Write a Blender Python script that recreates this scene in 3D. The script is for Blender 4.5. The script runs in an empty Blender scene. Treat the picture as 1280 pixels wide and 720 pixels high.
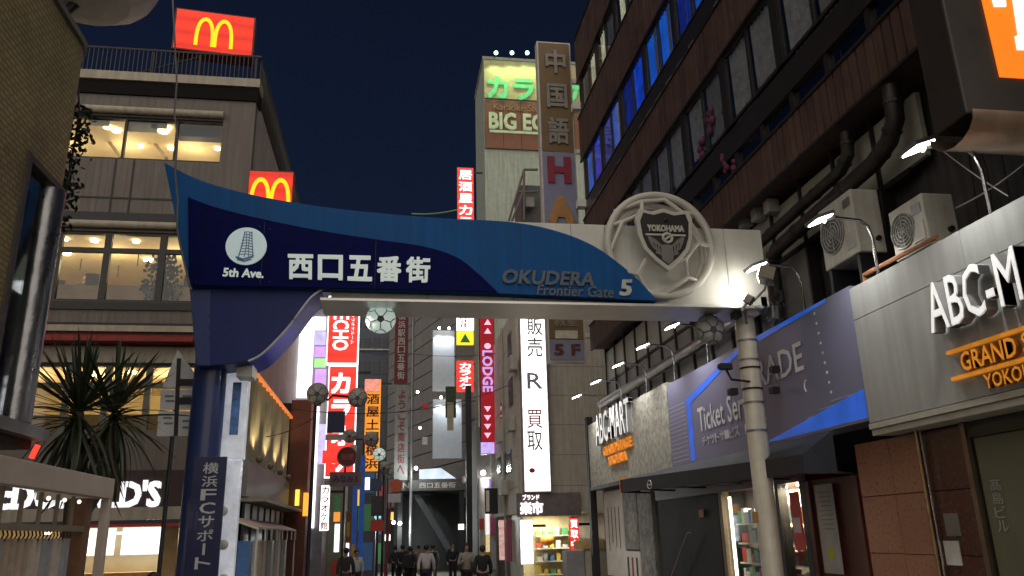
import bpy, bmesh, math, random
from mathutils import Vector, Matrix
random.seed(7)
sc = bpy.context.scene
COL = sc.collection
V3 = Vector
# ------------------------------------------------------------------ camera
EYE = 1.8                      # camera height above the paving
FPX = 1000.0                   # focal length in pixels of a 1280 wide frame
_A, _B, _C = 485 - 640, 672 - 360, 560 - 640
_D = -(FPX * FPX + _A * _C) / _B
_yc = V3((_A, -_B, -FPX)).normalized()      # street direction in camera space
_zc = V3((_C, -_D, -FPX)).normalized()      # world up in camera space
_xc = _yc.cross(_zc).normalized()
_zc = _xc.cross(_yc)
ROT = Matrix((_xc, _yc, _zc))               # camera space -> world
cam_data = bpy.data.cameras.new('camera')
cam = bpy.data.objects.new('camera', cam_data)
COL.objects.link(cam)
cam.matrix_world = Matrix.Translation((0, 0, EYE)) @ ROT.to_4x4()
cam_data.sensor_width = 36.0
cam_data.lens = FPX / 1280 * 36.0
cam_data.clip_start = 0.1
cam_data.clip_end = 2000
sc.camera = cam
# ------------------------------------------------------------------ night sky, faint sun lamp standing for the glow of the square behind
SUN_DIR = V3((0.22, 0.80, -0.55)).normalized()
world = bpy.data.worlds.new('World'); sc.world = world; world.use_nodes = True
nt = world.node_tree; bg = nt.nodes['Background']
sky = nt.nodes.new('ShaderNodeTexSky'); sky.sky_type = 'NISHITA'; sky.sun_disc = False
sky.sun_elevation = math.radians(-5); sky.sun_rotation = math.atan2(-SUN_DIR.x, -SUN_DIR.y)
tint = nt.nodes.new('ShaderNodeMixRGB'); tint.blend_type = 'MULTIPLY'; tint.inputs[0].default_value = 1
tint.inputs[2].default_value = (0.20, 0.42, 1.5, 1)
addn = nt.nodes.new('ShaderNodeMixRGB'); addn.blend_type = 'ADD'; addn.inputs[0].default_value = 1
addn.inputs[2].default_value = (0.036, 0.062, 0.165, 1)
nt.links.new(sky.outputs[0], tint.inputs[1]); nt.links.new(tint.outputs[0], addn.inputs[1])
wc = nt.nodes.new('ShaderNodeTexCoord'); ws_ = nt.nodes.new('ShaderNodeSeparateXYZ'); nt.links.new(wc.outputs['Generated'], ws_.inputs[0])
wr = nt.nodes.new('ShaderNodeMapRange'); wr.inputs['From Min'].default_value = 0; wr.inputs['From Max'].default_value = .8; wr.inputs['To Min'].default_value = 1.75; wr.inputs['To Max'].default_value = .45
nt.links.new(ws_.outputs['Z'], wr.inputs['Value'])
wn_ = nt.nodes.new('ShaderNodeTexNoise'); wn_.inputs['Scale'].default_value = 2.2; wn_.inputs['Detail'].default_value = 5; nt.links.new(wc.outputs['Generated'], wn_.inputs['Vector'])
wm = nt.nodes.new('ShaderNodeMapRange'); wm.inputs['To Min'].default_value = .8; wm.inputs['To Max'].default_value = 1.2; nt.links.new(wn_.outputs['Fac'], wm.inputs['Value'])
wx = nt.nodes.new('ShaderNodeMath'); wx.operation = 'MULTIPLY'; nt.links.new(wr.outputs[0], wx.inputs[0]); nt.links.new(wm.outputs[0], wx.inputs[1])
wv = nt.nodes.new('ShaderNodeVectorMath'); wv.operation = 'SCALE'; nt.links.new(addn.outputs[0], wv.inputs[0]); nt.links.new(wx.outputs[0], wv.inputs['Scale'])
nt.links.new(wv.outputs[0], bg.inputs[0]); bg.inputs[1].default_value = 0.15
sun_d = bpy.data.lights.new('sun', 'SUN'); sun_d.energy = 2.3; sun_d.angle = math.radians(115)
sun_d.color = (1.0, 0.9, 0.76)
sun = bpy.data.objects.new('sun', sun_d); COL.objects.link(sun)
sun.rotation_euler = SUN_DIR.to_track_quat('-Z', 'Y').to_euler(); sun.location = (0, -20, 30)
sc.view_settings.view_transform = 'Standard'; sc.view_settings.look = 'None'
sc.view_settings.exposure = 0.0; sc.view_settings.gamma = 1.0; sc.view_settings.use_curve_mapping = False
sc.cycles.use_denoising = True
sc.cycles.use_adaptive_sampling = True; sc.cycles.adaptive_threshold = 0.03
sc.cycles.max_bounces = 5; sc.cycles.diffuse_bounces = 2; sc.cycles.glossy_bounces = 2
sc.cycles.transmission_bounces = 4; sc.cycles.transparent_max_bounces = 12
sc.cycles.sample_clamp_indirect = 4.0
sc.cycles.caustics_reflective = False; sc.cycles.caustics_refractive = False
# ------------------------------------------------------------------ surveying: photo pixel -> point on a real plane
def ray(px, py): return ROT @ V3((px - 640, -(py - 360), -FPX))
def on_y(px, py, Y): d = ray(px, py); return d * (Y / d.y) + V3((0, 0, EYE))
def on_x(px, py, X): d = ray(px, py); return d * (X / d.x) + V3((0, 0, EYE))
def on_z(px, py, Z): d = ray(px, py); return d * ((Z - EYE) / d.z) + V3((0, 0, EYE))
def gz(y): return -0.012 * min(max(y - 14, 0), 50)       # the street falls gently away
# ------------------------------------------------------------------ materials
_m = {}
def lin(h):
    h = h.lstrip('#'); r = []
    for i in (0, 2, 4):
        v = int(h[i:i + 2], 16) / 255
        r.append(v / 12.92 if v <= .04045 else ((v + .055) / 1.055) ** 2.4)
    return tuple(r)
def mat(name, col=None, rough=.6, metal=0., var=.25, scale=3., bump=0., bscale=60., emit=None, es=0., streak=0., coat=0., spec=.5, bands=0.):
    if name in _m: return _m[name]
    m = bpy.data.materials.new(name); m.use_nodes = True; _m[name] = m
    t = m.node_tree; b = t.nodes['Principled BSDF']
    if isinstance(col, str): col = lin(col)
    col = col or (.5, .5, .5)
    b.inputs['Roughness'].default_value = rough; b.inputs['Metallic'].default_value = metal
    b.inputs['Specular IOR Level'].default_value = spec
    if coat: b.inputs['Coat Weight'].default_value = coat
    geo = t.nodes.new('ShaderNodeNewGeometry')
    n1 = t.nodes.new('ShaderNodeTexNoise'); n1.inputs['Scale'].default_value = scale; n1.inputs['Detail'].default_value = 6
    n1.inputs['Roughness'].default_value = .65
    t.links.new(geo.outputs['Position'], n1.inputs['Vector'])
    r = t.nodes.new('ShaderNodeMapRange'); r.inputs['From Min'].default_value = .3; r.inputs['From Max'].default_value = .7
    r.inputs['To Min'].default_value = 1 - var; r.inputs['To Max'].default_value = 1 + var * .5
    t.links.new(n1.outputs['Fac'], r.inputs['Value'])
    fac = r.outputs['Result']
    if streak:
        mp = t.nodes.new('ShaderNodeMapping'); mp.inputs['Scale'].default_value = (6, 6, .35)
        t.links.new(geo.outputs['Position'], mp.inputs['Vector'])
        n3 = t.nodes.new('ShaderNodeTexNoise'); n3.inputs['Scale'].default_value = 1.4; n3.inputs['Detail'].default_value = 5
        t.links.new(mp.outputs['Vector'], n3.inputs['Vector'])
        r3 = t.nodes.new('ShaderNodeMapRange'); r3.inputs['From Min'].default_value = .35; r3.inputs['From Max'].default_value = .65
        r3.inputs['To Min'].default_value = 1 - streak; r3.inputs['To Max'].default_value = 1
        t.links.new(n3.outputs['Fac'], r3.inputs['Value'])
        mu = t.nodes.new('ShaderNodeMath'); mu.operation = 'MULTIPLY'
        t.links.new(fac, mu.inputs[0]); t.links.new(r3.outputs['Result'], mu.inputs[1]); fac = mu.outputs[0]
    if bands:      # bright bands painted in for tubes behind a translucent face
        sz = t.nodes.new('ShaderNodeSeparateXYZ'); t.links.new(geo.outputs['Position'], sz.inputs[0])
        m1 = t.nodes.new('ShaderNodeMath'); m1.operation = 'MULTIPLY'; m1.inputs[1].default_value = 2 * math.pi / .42; t.links.new(sz.outputs['Z'], m1.inputs[0])
        m2 = t.nodes.new('ShaderNodeMath'); m2.operation = 'SINE'; t.links.new(m1.outputs[0], m2.inputs[0])
        m3 = t.nodes.new('ShaderNodeMath'); m3.operation = 'MULTIPLY_ADD'; m3.inputs[1].default_value = bands; m3.inputs[2].default_value = 1.; t.links.new(m2.outputs[0], m3.inputs[0])
        m4 = t.nodes.new('ShaderNodeMath'); m4.operation = 'MULTIPLY'; t.links.new(m3.outputs[0], m4.inputs[0]); t.links.new(fac, m4.inputs[1]); fac = m4.outputs[0]
    vm = t.nodes.new('ShaderNodeVectorMath'); vm.operation = 'SCALE'; vm.inputs[0].default_value = col
    t.links.new(fac, vm.inputs['Scale']); t.links.new(vm.outputs['Vector'], b.inputs['Base Color'])
    rr = t.nodes.new('ShaderNodeMapRange'); rr.inputs['To Min'].default_value = max(rough - .12, .03); rr.inputs['To Max'].default_value = min(rough + .12, 1)
    t.links.new(n1.outputs['Fac'], rr.inputs['Value']); t.links.new(rr.outputs['Result'], b.inputs['Roughness'])
    if bump:
        n2 = t.nodes.new('ShaderNodeTexNoise'); n2.inputs['Scale'].default_value = bscale; n2.inputs['Detail'].default_value = 3
        t.links.new(geo.outputs['Position'], n2.inputs['Vector'])
        bp = t.nodes.new('ShaderNodeBump'); bp.inputs['Strength'].default_value = bump; bp.inputs['Distance'].default_value = .01
        t.links.new(n2.outputs['Fac'], bp.inputs['Height']); t.links.new(bp.outputs['Normal'], b.inputs['Normal'])
    if emit is not None:
        if isinstance(emit, str): emit = lin(emit)
        ev = t.nodes.new('ShaderNodeVectorMath'); ev.operation = 'SCALE'; ev.inputs[0].default_value = emit
        t.links.new(fac, ev.inputs['Scale']); t.links.new(ev.outputs['Vector'], b.inputs['Emission Color'])
        b.inputs['Emission Strength'].default_value = es
    return m
def glow(name, col, es, var=.12, scale=2., bands=0.):      # a backlit face or a lamp
    c = lin(col) if isinstance(col, str) else col
    return mat(name, tuple(.4 * v for v in c), .4, emit=c, es=es, var=var, scale=scale, bands=bands)
def tile_mat(name, c1, c2, mortar, w, h, axis, rough=.5, mort=.02, offs=.5):
    m = bpy.data.materials.new(name); m.use_nodes = True; _m[name] = m
    t = m.node_tree; b = t.nodes['Principled BSDF']; b.inputs['Roughness'].default_value = rough
    geo = t.nodes.new('ShaderNodeNewGeometry'); sp = t.nodes.new('ShaderNodeSeparateXYZ'); cb = t.nodes.new('ShaderNodeCombineXYZ')
    t.links.new(geo.outputs['Position'], sp.inputs[0])
    t.links.new(sp.outputs['Y' if axis == 'x' else 'X'], cb.inputs[0])
    t.links.new(sp.outputs['Y' if axis == 'z' else 'Z'], cb.inputs[1])
    br = t.nodes.new('ShaderNodeTexBrick'); br.offset = offs
    br.inputs['Scale'].default_value = 1; br.inputs['Brick Width'].default_value = w; br.inputs['Row Height'].default_value = h
    br.inputs['Mortar Size'].default_value = mort * h; br.inputs['Color1'].default_value = (*lin(c1), 1); br.inputs['Color2'].default_value = (*lin(c2), 1)
    br.inputs['Mortar'].default_value = (*lin(mortar), 1); br.inputs['Mortar Smooth'].default_value = .2
    t.links.new(cb.outputs[0], br.inputs['Vector'])
    n = t.nodes.new('ShaderNodeTexNoise'); n.inputs['Scale'].default_value = 1.3; n.inputs['Detail'].default_value = 6
    t.links.new(geo.outputs['Position'], n.inputs['Vector'])
    r = t.nodes.new('ShaderNodeMapRange'); r.inputs['From Min'].default_value = .3; r.inputs['From Max'].default_value = .7
    r.inputs['To Min'].default_value = .65; r.inputs['To Max'].default_value = 1.1; t.links.new(n.outputs['Fac'], r.inputs['Value'])
    vm = t.nodes.new('ShaderNodeVectorMath'); vm.operation = 'SCALE'
    t.links.new(br.outputs['Color'], vm.inputs[0]); t.links.new(r.outputs['Result'], vm.inputs['Scale']); t.links.new(vm.outputs['Vector'], b.inputs['Base Color'])
    bp = t.nodes.new('ShaderNodeBump'); bp.inputs['Strength'].default_value = .6; bp.inputs['Distance'].default_value = .01; bp.invert = True
    t.links.new(br.outputs['Fac'], bp.inputs['Height']); t.links.new(bp.outputs['Normal'], b.inputs['Normal'])
    return m
def pane_mat(name, tintc=(.9, .92, .9), gloss=.18):
    m = bpy.data.materials.new(name); m.use_nodes = True; _m[name] = m
    t = m.node_tree; t.nodes.remove(t.nodes['Principled BSDF']); out = t.nodes['Material Output']
    tr = t.nodes.new('ShaderNodeBsdfTransparent'); tr.inputs[0].default_value = (*tintc, 1)
    gl = t.nodes.new('ShaderNodeBsdfGlossy'); gl.inputs['Roughness'].default_value = .04; gl.inputs[0].default_value = (.8, .85, .9, 1)
    lw = t.nodes.new('ShaderNodeLayerWeight'); lw.inputs[0].default_value = .5
    fr = t.nodes.new('ShaderNodeMath'); fr.operation = 'POWER'; fr.inputs[1].default_value = 4.0; t.links.new(lw.outputs['Facing'], fr.inputs[0])
    ad = t.nodes.new('ShaderNodeMath'); ad.operation = 'ADD'; ad.inputs[1].default_value = gloss * .25; ad.use_clamp = True
    t.links.new(fr.outputs[0], ad.inputs[0])
    mx = t.nodes.new('ShaderNodeMixShader'); t.links.new(ad.outputs[0], mx.inputs[0]); t.links.new(tr.outputs[0], mx.inputs[1]); t.links.new(gl.outputs[0], mx.inputs[2])
    t.links.new(mx.outputs[0], out.inputs['Surface'])
    return m
# ------------------------------------------------------------------ mesh building
WL = {}
def tagup(o, label=None, cat=None, group=None, kind=None):
    if label: o['label'] = label
    if cat: o['category'] = cat
    if group: o['group'] = group
    if kind: o['kind'] = kind
    return o
def thing(name, label, cat, loc, group=None):
    o = bpy.data.objects.new(name, None); COL.objects.link(o); o.location = V3(loc); o.empty_display_size = .2
    WL[o.name] = V3(loc)
    return tagup(o, label, cat, group)
class MB:
    def __init__(s): s.v = []; s.f = []
    def add(s, vs, fs):
        n = len(s.v); s.v += [V3(p) for p in vs]; s.f += [tuple(i + n for i in f) for f in fs]; return s
    def box(s, x0, x1, y0, y1, z0, z1):
        p = [(x, y, z) for z in (z0, z1) for y in (y0, y1) for x in (x0, x1)]
        return s.add(p, [(0, 2, 3, 1), (4, 5, 7, 6), (0, 1, 5, 4), (2, 6, 7, 3), (0, 4, 6, 2), (1, 3, 7, 5)])
    def prism(s, pts, d):
        pts = [V3(p) for p in pts]; d = V3(d); n = len(pts)
        return s.add(pts + [p + d for p in pts], [tuple(range(n)), tuple(range(2 * n - 1, n - 1, -1))] + [(i, i + n, (i + 1) % n + n, (i + 1) % n) for i in range(n)])
    def quad(s, a, b, c, d): return s.add([a, b, c, d], [(0, 1, 2, 3)])
    def strip(s, A, Bq):
        n = len(A); return s.add(list(A) + list(Bq), [(i, i + 1, n + i + 1, n + i) for i in range(n - 1)])
    def tube(s, pts, r, n=8, close=False):
        pts = [V3(p) for p in pts]; k = len(pts); rs = r if isinstance(r, (list, tuple)) else [r] * k
        vs = []; up = V3((0.12, .31, .94)).normalized()
        for i, p in enumerate(pts):
            a = pts[(i - 1) % k] if (close or i) else p; b = pts[(i + 1) % k] if (close or i < k - 1) else p
            t = (b - a).normalized(); u = t.cross(up)
            if u.length < .05: u = t.cross(V3((1, .2, 0)))
            u.normalize(); w = t.cross(u)
            vs += [p + (u * math.cos(2 * math.pi * j / n) + w * math.sin(2 * math.pi * j / n)) * rs[i] for j in range(n)]
        fs = []
        for i in range(k if close else k - 1):
            a = i * n; b = ((i + 1) % k) * n
            fs += [(a + j, a + (j + 1) % n, b + (j + 1) % n, b + j) for j in range(n)]
        if not close: fs += [tuple(range(n - 1, -1, -1)), tuple(range((k - 1) * n, k * n))]
        return s.add(vs, fs)
    def cyl(s, a, b, r, r2=None, n=14): return s.tube([a, b], [r, r if r2 is None else r2], n)
    def ball(s, c, r, nu=16, nv=10, sq=(1, 1, 1)):
        c = V3(c); vs = [c + V3((0, 0, r * sq[2]))]; fs = []
        for i in range(1, nv):
            a = math.pi * i / nv
            vs += [c + V3((r * math.sin(a) * math.cos(2 * math.pi * j / nu) * sq[0], r * math.sin(a) * math.sin(2 * math.pi * j / nu) * sq[1], r * math.cos(a) * sq[2])) for j in range(nu)]
        vs.append(c - V3((0, 0, r * sq[2])))
        fs += [(0, 1 + j, 1 + (j + 1) % nu) for j in range(nu)]
        for i in range(nv - 2):
            a = 1 + i * nu; b = a + nu
            fs += [(a + j, b + j, b + (j + 1) % nu, a + (j + 1) % nu) for j in range(nu)]
        e = len(vs) - 1; a = 1 + (nv - 2) * nu
        fs += [(a + j, e, a + (j + 1) % nu) for j in range(nu)]
        return s.add(vs, fs)
    def mesh(s, name, off, m):
        me = bpy.data.meshes.new(name); me.from_pydata([tuple(p - off) for p in s.v], [], s.f); me.update()
        if m: me.materials.append(m)
        return me
    def build(s, name, m, parent=None, smooth=False, bevel=0, recalc=True, **kw):
        lo = V3([min(p[i] for p in s.v) for i in range(3)]); hi = V3([max(p[i] for p in s.v) for i in range(3)])
        off = V3(((lo.x + hi.x) / 2, (lo.y + hi.y) / 2, lo.z))
        me = s.mesh(name, off, m)
        if recalc:
            bm = bmesh.new(); bm.from_mesh(me); bmesh.ops.recalc_face_normals(bm, faces=bm.faces); bm.to_mesh(me); bm.free()
        if smooth:
            for p in me.polygons: p.use_smooth = True
            try: me.set_sharp_from_angle(angle=math.radians(40))
            except Exception: pass
        o = bpy.data.objects.new(name, me); COL.objects.link(o); WL[o.name] = off
        if parent is not None:
            o.parent = parent; o.location = off - WL[parent.name]
        else: o.location = off
        if bevel:
            b = o.modifiers.new('bevel', 'BEVEL'); b.width = bevel; b.segments = 2; b.limit_method = 'ANGLE'
        return tagup(o, kw.get('label'), kw.get('cat'), kw.get('group'), kw.get('kind'))
def copy_tree(o, delta, parent=None, memo=None):
    c = o.copy(); COL.objects.link(c)
    if parent is None: c.location = o.location + V3(delta)
    else: c.parent = parent
    WL[c.name] = WL[o.name] + V3(delta)
    for ch in list(o.children):
        copy_tree(ch, delta, c)
    return c
def ry(x0, y0, x1, y1, Y):            # photo rectangle on a frontal plane -> (x0,x1,z0,z1)
    a = on_y(x0, y0, Y); b = on_y(x1, y1, Y); c = on_y(x1, y0, Y); d = on_y(x0, y1, Y)
    return (a.x + d.x) / 2, (b.x + c.x) / 2, (b.z + d.z) / 2, (a.z + c.z) / 2
def rx(x0, y0, x1, y1, X):            # top-left, bottom-right corner on a street-side plane -> (ya,yb,z0,z1)
    a = on_x(x0, y0, X); b = on_x(x1, y1, X); return a.y, b.y, b.z, a.z
def qy(x0, x1, z0, z1, Y): return [V3((x0, Y, z1)), V3((x1, Y, z1)), V3((x1, Y, z0)), V3((x0, Y, z0))]
def qx(ya, yb, z0, z1, X): return [V3((X, ya, z1)), V3((X, yb, z1)), V3((X, yb, z0)), V3((X, ya, z0))]
_tc = {}
def text_geo(s, bold=0., ext=.03, res=2):
    key = (s, bold, ext, res)
    if key in _tc: return _tc[key]
    c = bpy.data.curves.new('t', 'FONT'); c.body = s; c.align_x = 'CENTER' if '\n' in s else 'LEFT'; c.resolution_u = res; c.extrude = ext; c.space_line = .95
    o = bpy.data.objects.new('t', c); me = bpy.data.meshes.new_from_object(o)
    vs = [v.co.copy() for v in me.vertices]; fs = [tuple(p.vertices) for p in me.polygons]
    bpy.data.objects.remove(o); bpy.data.curves.remove(c); bpy.data.meshes.remove(me)
    if bold:
        V = []; F = []
        for k, (dx, dy) in enumerate(((-1, -1), (1, -1), (-1, 1), (1, 1), (0, 0))):
            n = len(V); V += [V3((p.x + dx * bold, p.y + dy * bold, p.z * (1 + .04 * k))) for p in vs]; F += [tuple(i + n for i in f) for f in fs]
        vs, fs = V, F
    x0 = min(p.x for p in vs); x1 = max(p.x for p in vs); y0 = min(p.y for p in vs); y1 = max(p.y for p in vs); zm = max(p.z for p in vs)
    g = ([V3(((p.x - x0) / (x1 - x0), (p.y - y0) / (y1 - y0), (p.z + zm) / (2 * zm))) for p in vs], fs, (x1 - x0) / (y1 - y0))
    _tc[key] = g; return g
def text(s, q, m, parent, depth=.02, bold=0., shear=0., off=.004, name='lettering', res=2, **kw):
    vs, fs, _ = text_geo(s, bold, res=res); TL, TR, BR, BL = q
    n = (BL - TL).cross(TR - TL).normalized(); b = MB(); P = []
    for p in vs:
        u, v = p.x + shear * (p.y - .5), p.y
        P.append((BL * (1 - u) + BR * u) * (1 - v) + (TL * (1 - u) + TR * u) * v + n * (off + depth * p.z))
    b.add(P, fs)
    return b.build(name, m, parent, recalc=False, **kw)
def raw_text(s, ext=.03, res=2):
    c = bpy.data.curves.new('t', 'FONT'); c.body = s; c.resolution_u = res; c.extrude = ext
    o = bpy.data.objects.new('t', c); me = bpy.data.meshes.new_from_object(o)
    r = [v.co.copy() for v in me.vertices], [tuple(p.vertices) for p in me.polygons]
    bpy.data.objects.remove(o); bpy.data.curves.remove(c); bpy.data.meshes.remove(me); return r
def words(s, q, m, parent, depth=.02, bold=0., shear=0., off=.004, side=None, **kw):    # proportional text, one object per character
    TL, TR, BR, BL = q; n = (BL - TL).cross(TR - TL).normalized(); G_ = []
    for i, ch in enumerate(s):
        if ch == ' ': continue
        vs, fs = raw_text(ch); right = max(p.x for p in raw_text(s[:i + 1])[0]); dx = right - max(p.x for p in vs)
        V = []; F = []
        for k, (ax, ay) in enumerate(((-1, -1), (1, -1), (-1, 1), (1, 1), (0, 0)) if bold else ((0, 0),)):
            nn = len(V); V += [V3((p.x + dx + ax * bold, p.y + ay * bold, (p.z + .03) / .06 * (1 + .02 * k))) for p in vs]; F += [tuple(j + nn for j in f) for f in fs]
        G_.append((V, F))
    A = [p for V, F in G_ for p in V]; x0 = min(p.x for p in A); x1 = max(p.x for p in A); y0 = min(p.y for p in A); y1 = max(p.y for p in A)
    for V, F in G_:
        b = MB(); P = []
        for p in V:
            v = (p.y - y0) / (y1 - y0); u = (p.x - x0) / (x1 - x0) + shear * (v - .5)
            P.append((BL * (1 - u) + BR * u) * (1 - v) + (TL * (1 - u) + TR * u) * v + n * (off + depth * p.z))
        b.add(P, F); o = b.build('letter', m, parent, recalc=False)
        if side:
            o.data.materials.append(side)
            for pl_ in o.data.polygons:
                if abs(pl_.normal.dot(n)) < .5: pl_.material_index = 1
def letters(s, q, m, parent, fill=.86, vertical=False, **kw):   # one object per character in equal cells
    TL, TR, BR, BL = q; n = len(s)
    for i, ch in enumerate(s):
        if ch == ' ': continue
        a = (i + (1 - fill) / 2) / n; b = (i + (1 + fill) / 2) / n
        if vertical: qq = [TL.lerp(BL, a), TR.lerp(BR, a), TR.lerp(BR, b), TL.lerp(BL, b)]
        else: qq = [TL.lerp(TR, a), TL.lerp(TR, b), BL.lerp(BR, b), BL.lerp(BR, a)]
        if ch == 'ー' and vertical:
            c0 = qq[0].lerp(qq[1], .42); c1 = qq[0].lerp(qq[1], .58); c2 = qq[3].lerp(qq[2], .58); c3 = qq[3].lerp(qq[2], .42); nn_ = (qq[3] - qq[0]).cross(qq[1] - qq[0]).normalized()
            MB().prism([p + nn_ * .01 for p in (c0, c1, c2, c3)], nn_ * -.008).build('letter', m, parent); continue
        text(ch, qq, m, parent, name='letter', **kw)
def wall_holes(fixed, axis, a0, a1, z0, z1, thick, holes):      # wall slab with openings; axis 'y' = frontal plane, 'x' = street-side plane
    As = sorted({a0, a1, *[h[0] for h in holes], *[h[1] for h in holes]}); Zs = sorted({z0, z1, *[h[2] for h in holes], *[h[3] for h in holes]})
    As = [a for a in As if a0 <= a <= a1]; Zs = [z for z in Zs if z0 <= z <= z1]; b = MB()
    for j in range(len(Zs) - 1):
        run = None
        for i in range(len(As)):
            solid = i < len(As) - 1 and not any(h[0] - 1e-6 <= As[i] and As[i + 1] <= h[1] + 1e-6 and h[2] - 1e-6 <= Zs[j] and Zs[j + 1] <= h[3] + 1e-6 for h in holes)
            if solid and run is None: run = As[i]
            if not solid and run is not None:
                if axis == 'y': b.box(run, As[i], fixed, fixed + thick, Zs[j], Zs[j + 1])
                else: b.box(min(fixed, fixed + thick), max(fixed, fixed + thick), run, As[i], Zs[j], Zs[j + 1])
                run = None
    return b
def light(kind, loc, energy, col, parent=None, aim=None, size=.1, spot=100, blend=.6, name='lamp_light'):
    d = bpy.data.lights.new(name, kind); d.energy = energy; d.color = col
    if kind == 'AREA': d.size = size
    else: d.shadow_soft_size = size
    if kind == 'SPOT': d.spot_size = math.radians(spot); d.spot_blend = blend
    o = bpy.data.objects.new(name, d); COL.objects.link(o); o.location = V3(loc)
    if aim is not None: o.rotation_euler = (V3(aim) - V3(loc)).to_track_quat('-Z', 'Y').to_euler()
    if parent is not None: o.parent = parent; o.location = V3(loc) - WL[parent.name]
    return o
def sag(a, b, s, n=14):
    a = V3(a); b = V3(b); return [a.lerp(b, i / n) - V3((0, 0, s * 4 * (i / n) * (1 - i / n))) for i in range(n + 1)]
# shared materials
white_p = mat('white_paint', (.68, .67, .62), .45, var=.12, streak=.12)
dark_m = mat('dark_metal', (.018, .018, .02), .45, metal=.3)
black_p = mat('black_paint', (.012, .012, .014), .5)
grey_m = mat('grey_metal', (.25, .25, .25), .4, metal=.6)
steel = mat('steel', (.55, .55, .56), .22, metal=1., var=.3, scale=5)
pane = pane_mat('pane_glass'); dark_pane = pane_mat('dark_pane_glass', (.85, .86, .85), .2)
lamp_w = glow('lamp_white', (1, .96, .88), 22, var=0)
lamp_warm = glow('lamp_warm', (1, .78, .42), 14, var=0)
# ================================================================== GROUND
pave = tile_mat('paving', '8a8680', '99948c', '4c4a47', .3, .15, 'z', rough=.55, mort=.05)
g = MB(); ys = [-30, 0, 14, 24, 34, 44, 54, 64, 140, 400]; xs = [-200, -12, -4, 0, 4, 12, 200]
g.add([(x, y, gz(y)) for y in ys for x in xs], [(j * 7 + i, j * 7 + i + 1, j * 7 + i + 8, j * 7 + i + 7) for j in range(len(ys) - 1) for i in range(6)])
g.build('street', pave, kind='structure')
# ================================================================== RIGHT: OFFICE BUILDING ABOVE THE SHOPS
BX = 6.6; BY1 = 25.6; BY0 = 3.0
brown = mat('brown_ribbed_cladding', (.092, .05, .039), .6, var=.4, scale=1.5, streak=.45)
frame_d = mat('dark_bronze_frame', (.03, .027, .025), .4, metal=.4)
concrete = mat('dark_concrete', (.05, .046, .042), .8, var=.4, streak=.4, bump=.2)
ob = thing('office_building', 'tall brown office block with ribbed bands and rows of windows above the shops', 'building', (9, 14, 0))
MB().box(7.25, 14, BY0, BY1 - .05, 0, 19.3).build('wall', concrete, ob)
def ribbed(z0, z1, X, ya, yb, step=.21, gap=.03, d=.035):
    b = MB(); b.box(X + d, 7.3, ya, yb, z0, z1); y = ya
    while y < yb - .01:
        e = min(y + step - gap, yb); b.box(X, X + d + .002, y + .001, e, z0 + .004, z1 - .004); y += step
    return b
for z0, z1 in ((17.85, 19.62), (14.62, 16.3), (11.2, 12.3), (7.68, 8.46)):
    bd = ribbed(z0, z1, BX, BY0, BY1).build('cladding_band', brown, ob)
    e = MB(); e.box(BX - .03, BX + .05, BY0, BY1 + .02, z1 + .001, z1 + .06); e.box(BX - .02, BX + .05, BY0, BY1 + .02, z0 - .05, z0 - .001)
    e.build('edge_trim', frame_d, bd)
# end wall caps on the far corner
for zc in (16.6, 12.75): MB().box(BX - .25, BX + .3, BY1 - .3, BY1 + .02, zc, zc + .28).build('corner_bracket', white_p, ob)
def curtain(name, ya, yb, z0, z1, X, m, parent, folds=7, amp=.03):
    n = folds * 4; A = []; B2 = []
    for i in range(n + 1):
        y = ya + (yb - ya) * i / n; x = X + amp * math.sin(i * math.pi / 2 + random.random() * .8)
        A.append((x, y, z1)); B2.append((x + .02 * random.random(), y, z0))
    b = MB(); b.strip(A, B2); return b.build(name, m, parent, smooth=True, recalc=False)
lit_cream = glow('lit_blind', (1., .93, .66), .75, var=.5, scale=3)
lit_blue = glow('blue_lit_window', (.006, .085, 1.), .8, var=.6, scale=2.2)
blues = [lit_blue, lit_blue, glow('blue_lit_bright', (.01, .16, 1.), .8, var=.5, scale=1.2), glow('blue_lit_dim', (.006, .05, .7), .4, var=.7, scale=2.)]
drape = mat('grey_drape', (.3, .29, .28), .9, var=.3, scale=8)
drape2 = mat('pale_drape', (.45, .45, .46), .9, var=.4, scale=6)
pink = mat('pink_plush', (.1, .016, .05), .8); bluep = mat('blue_poster', (.03, .06, .22), .6, var=.5, scale=9)
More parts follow.
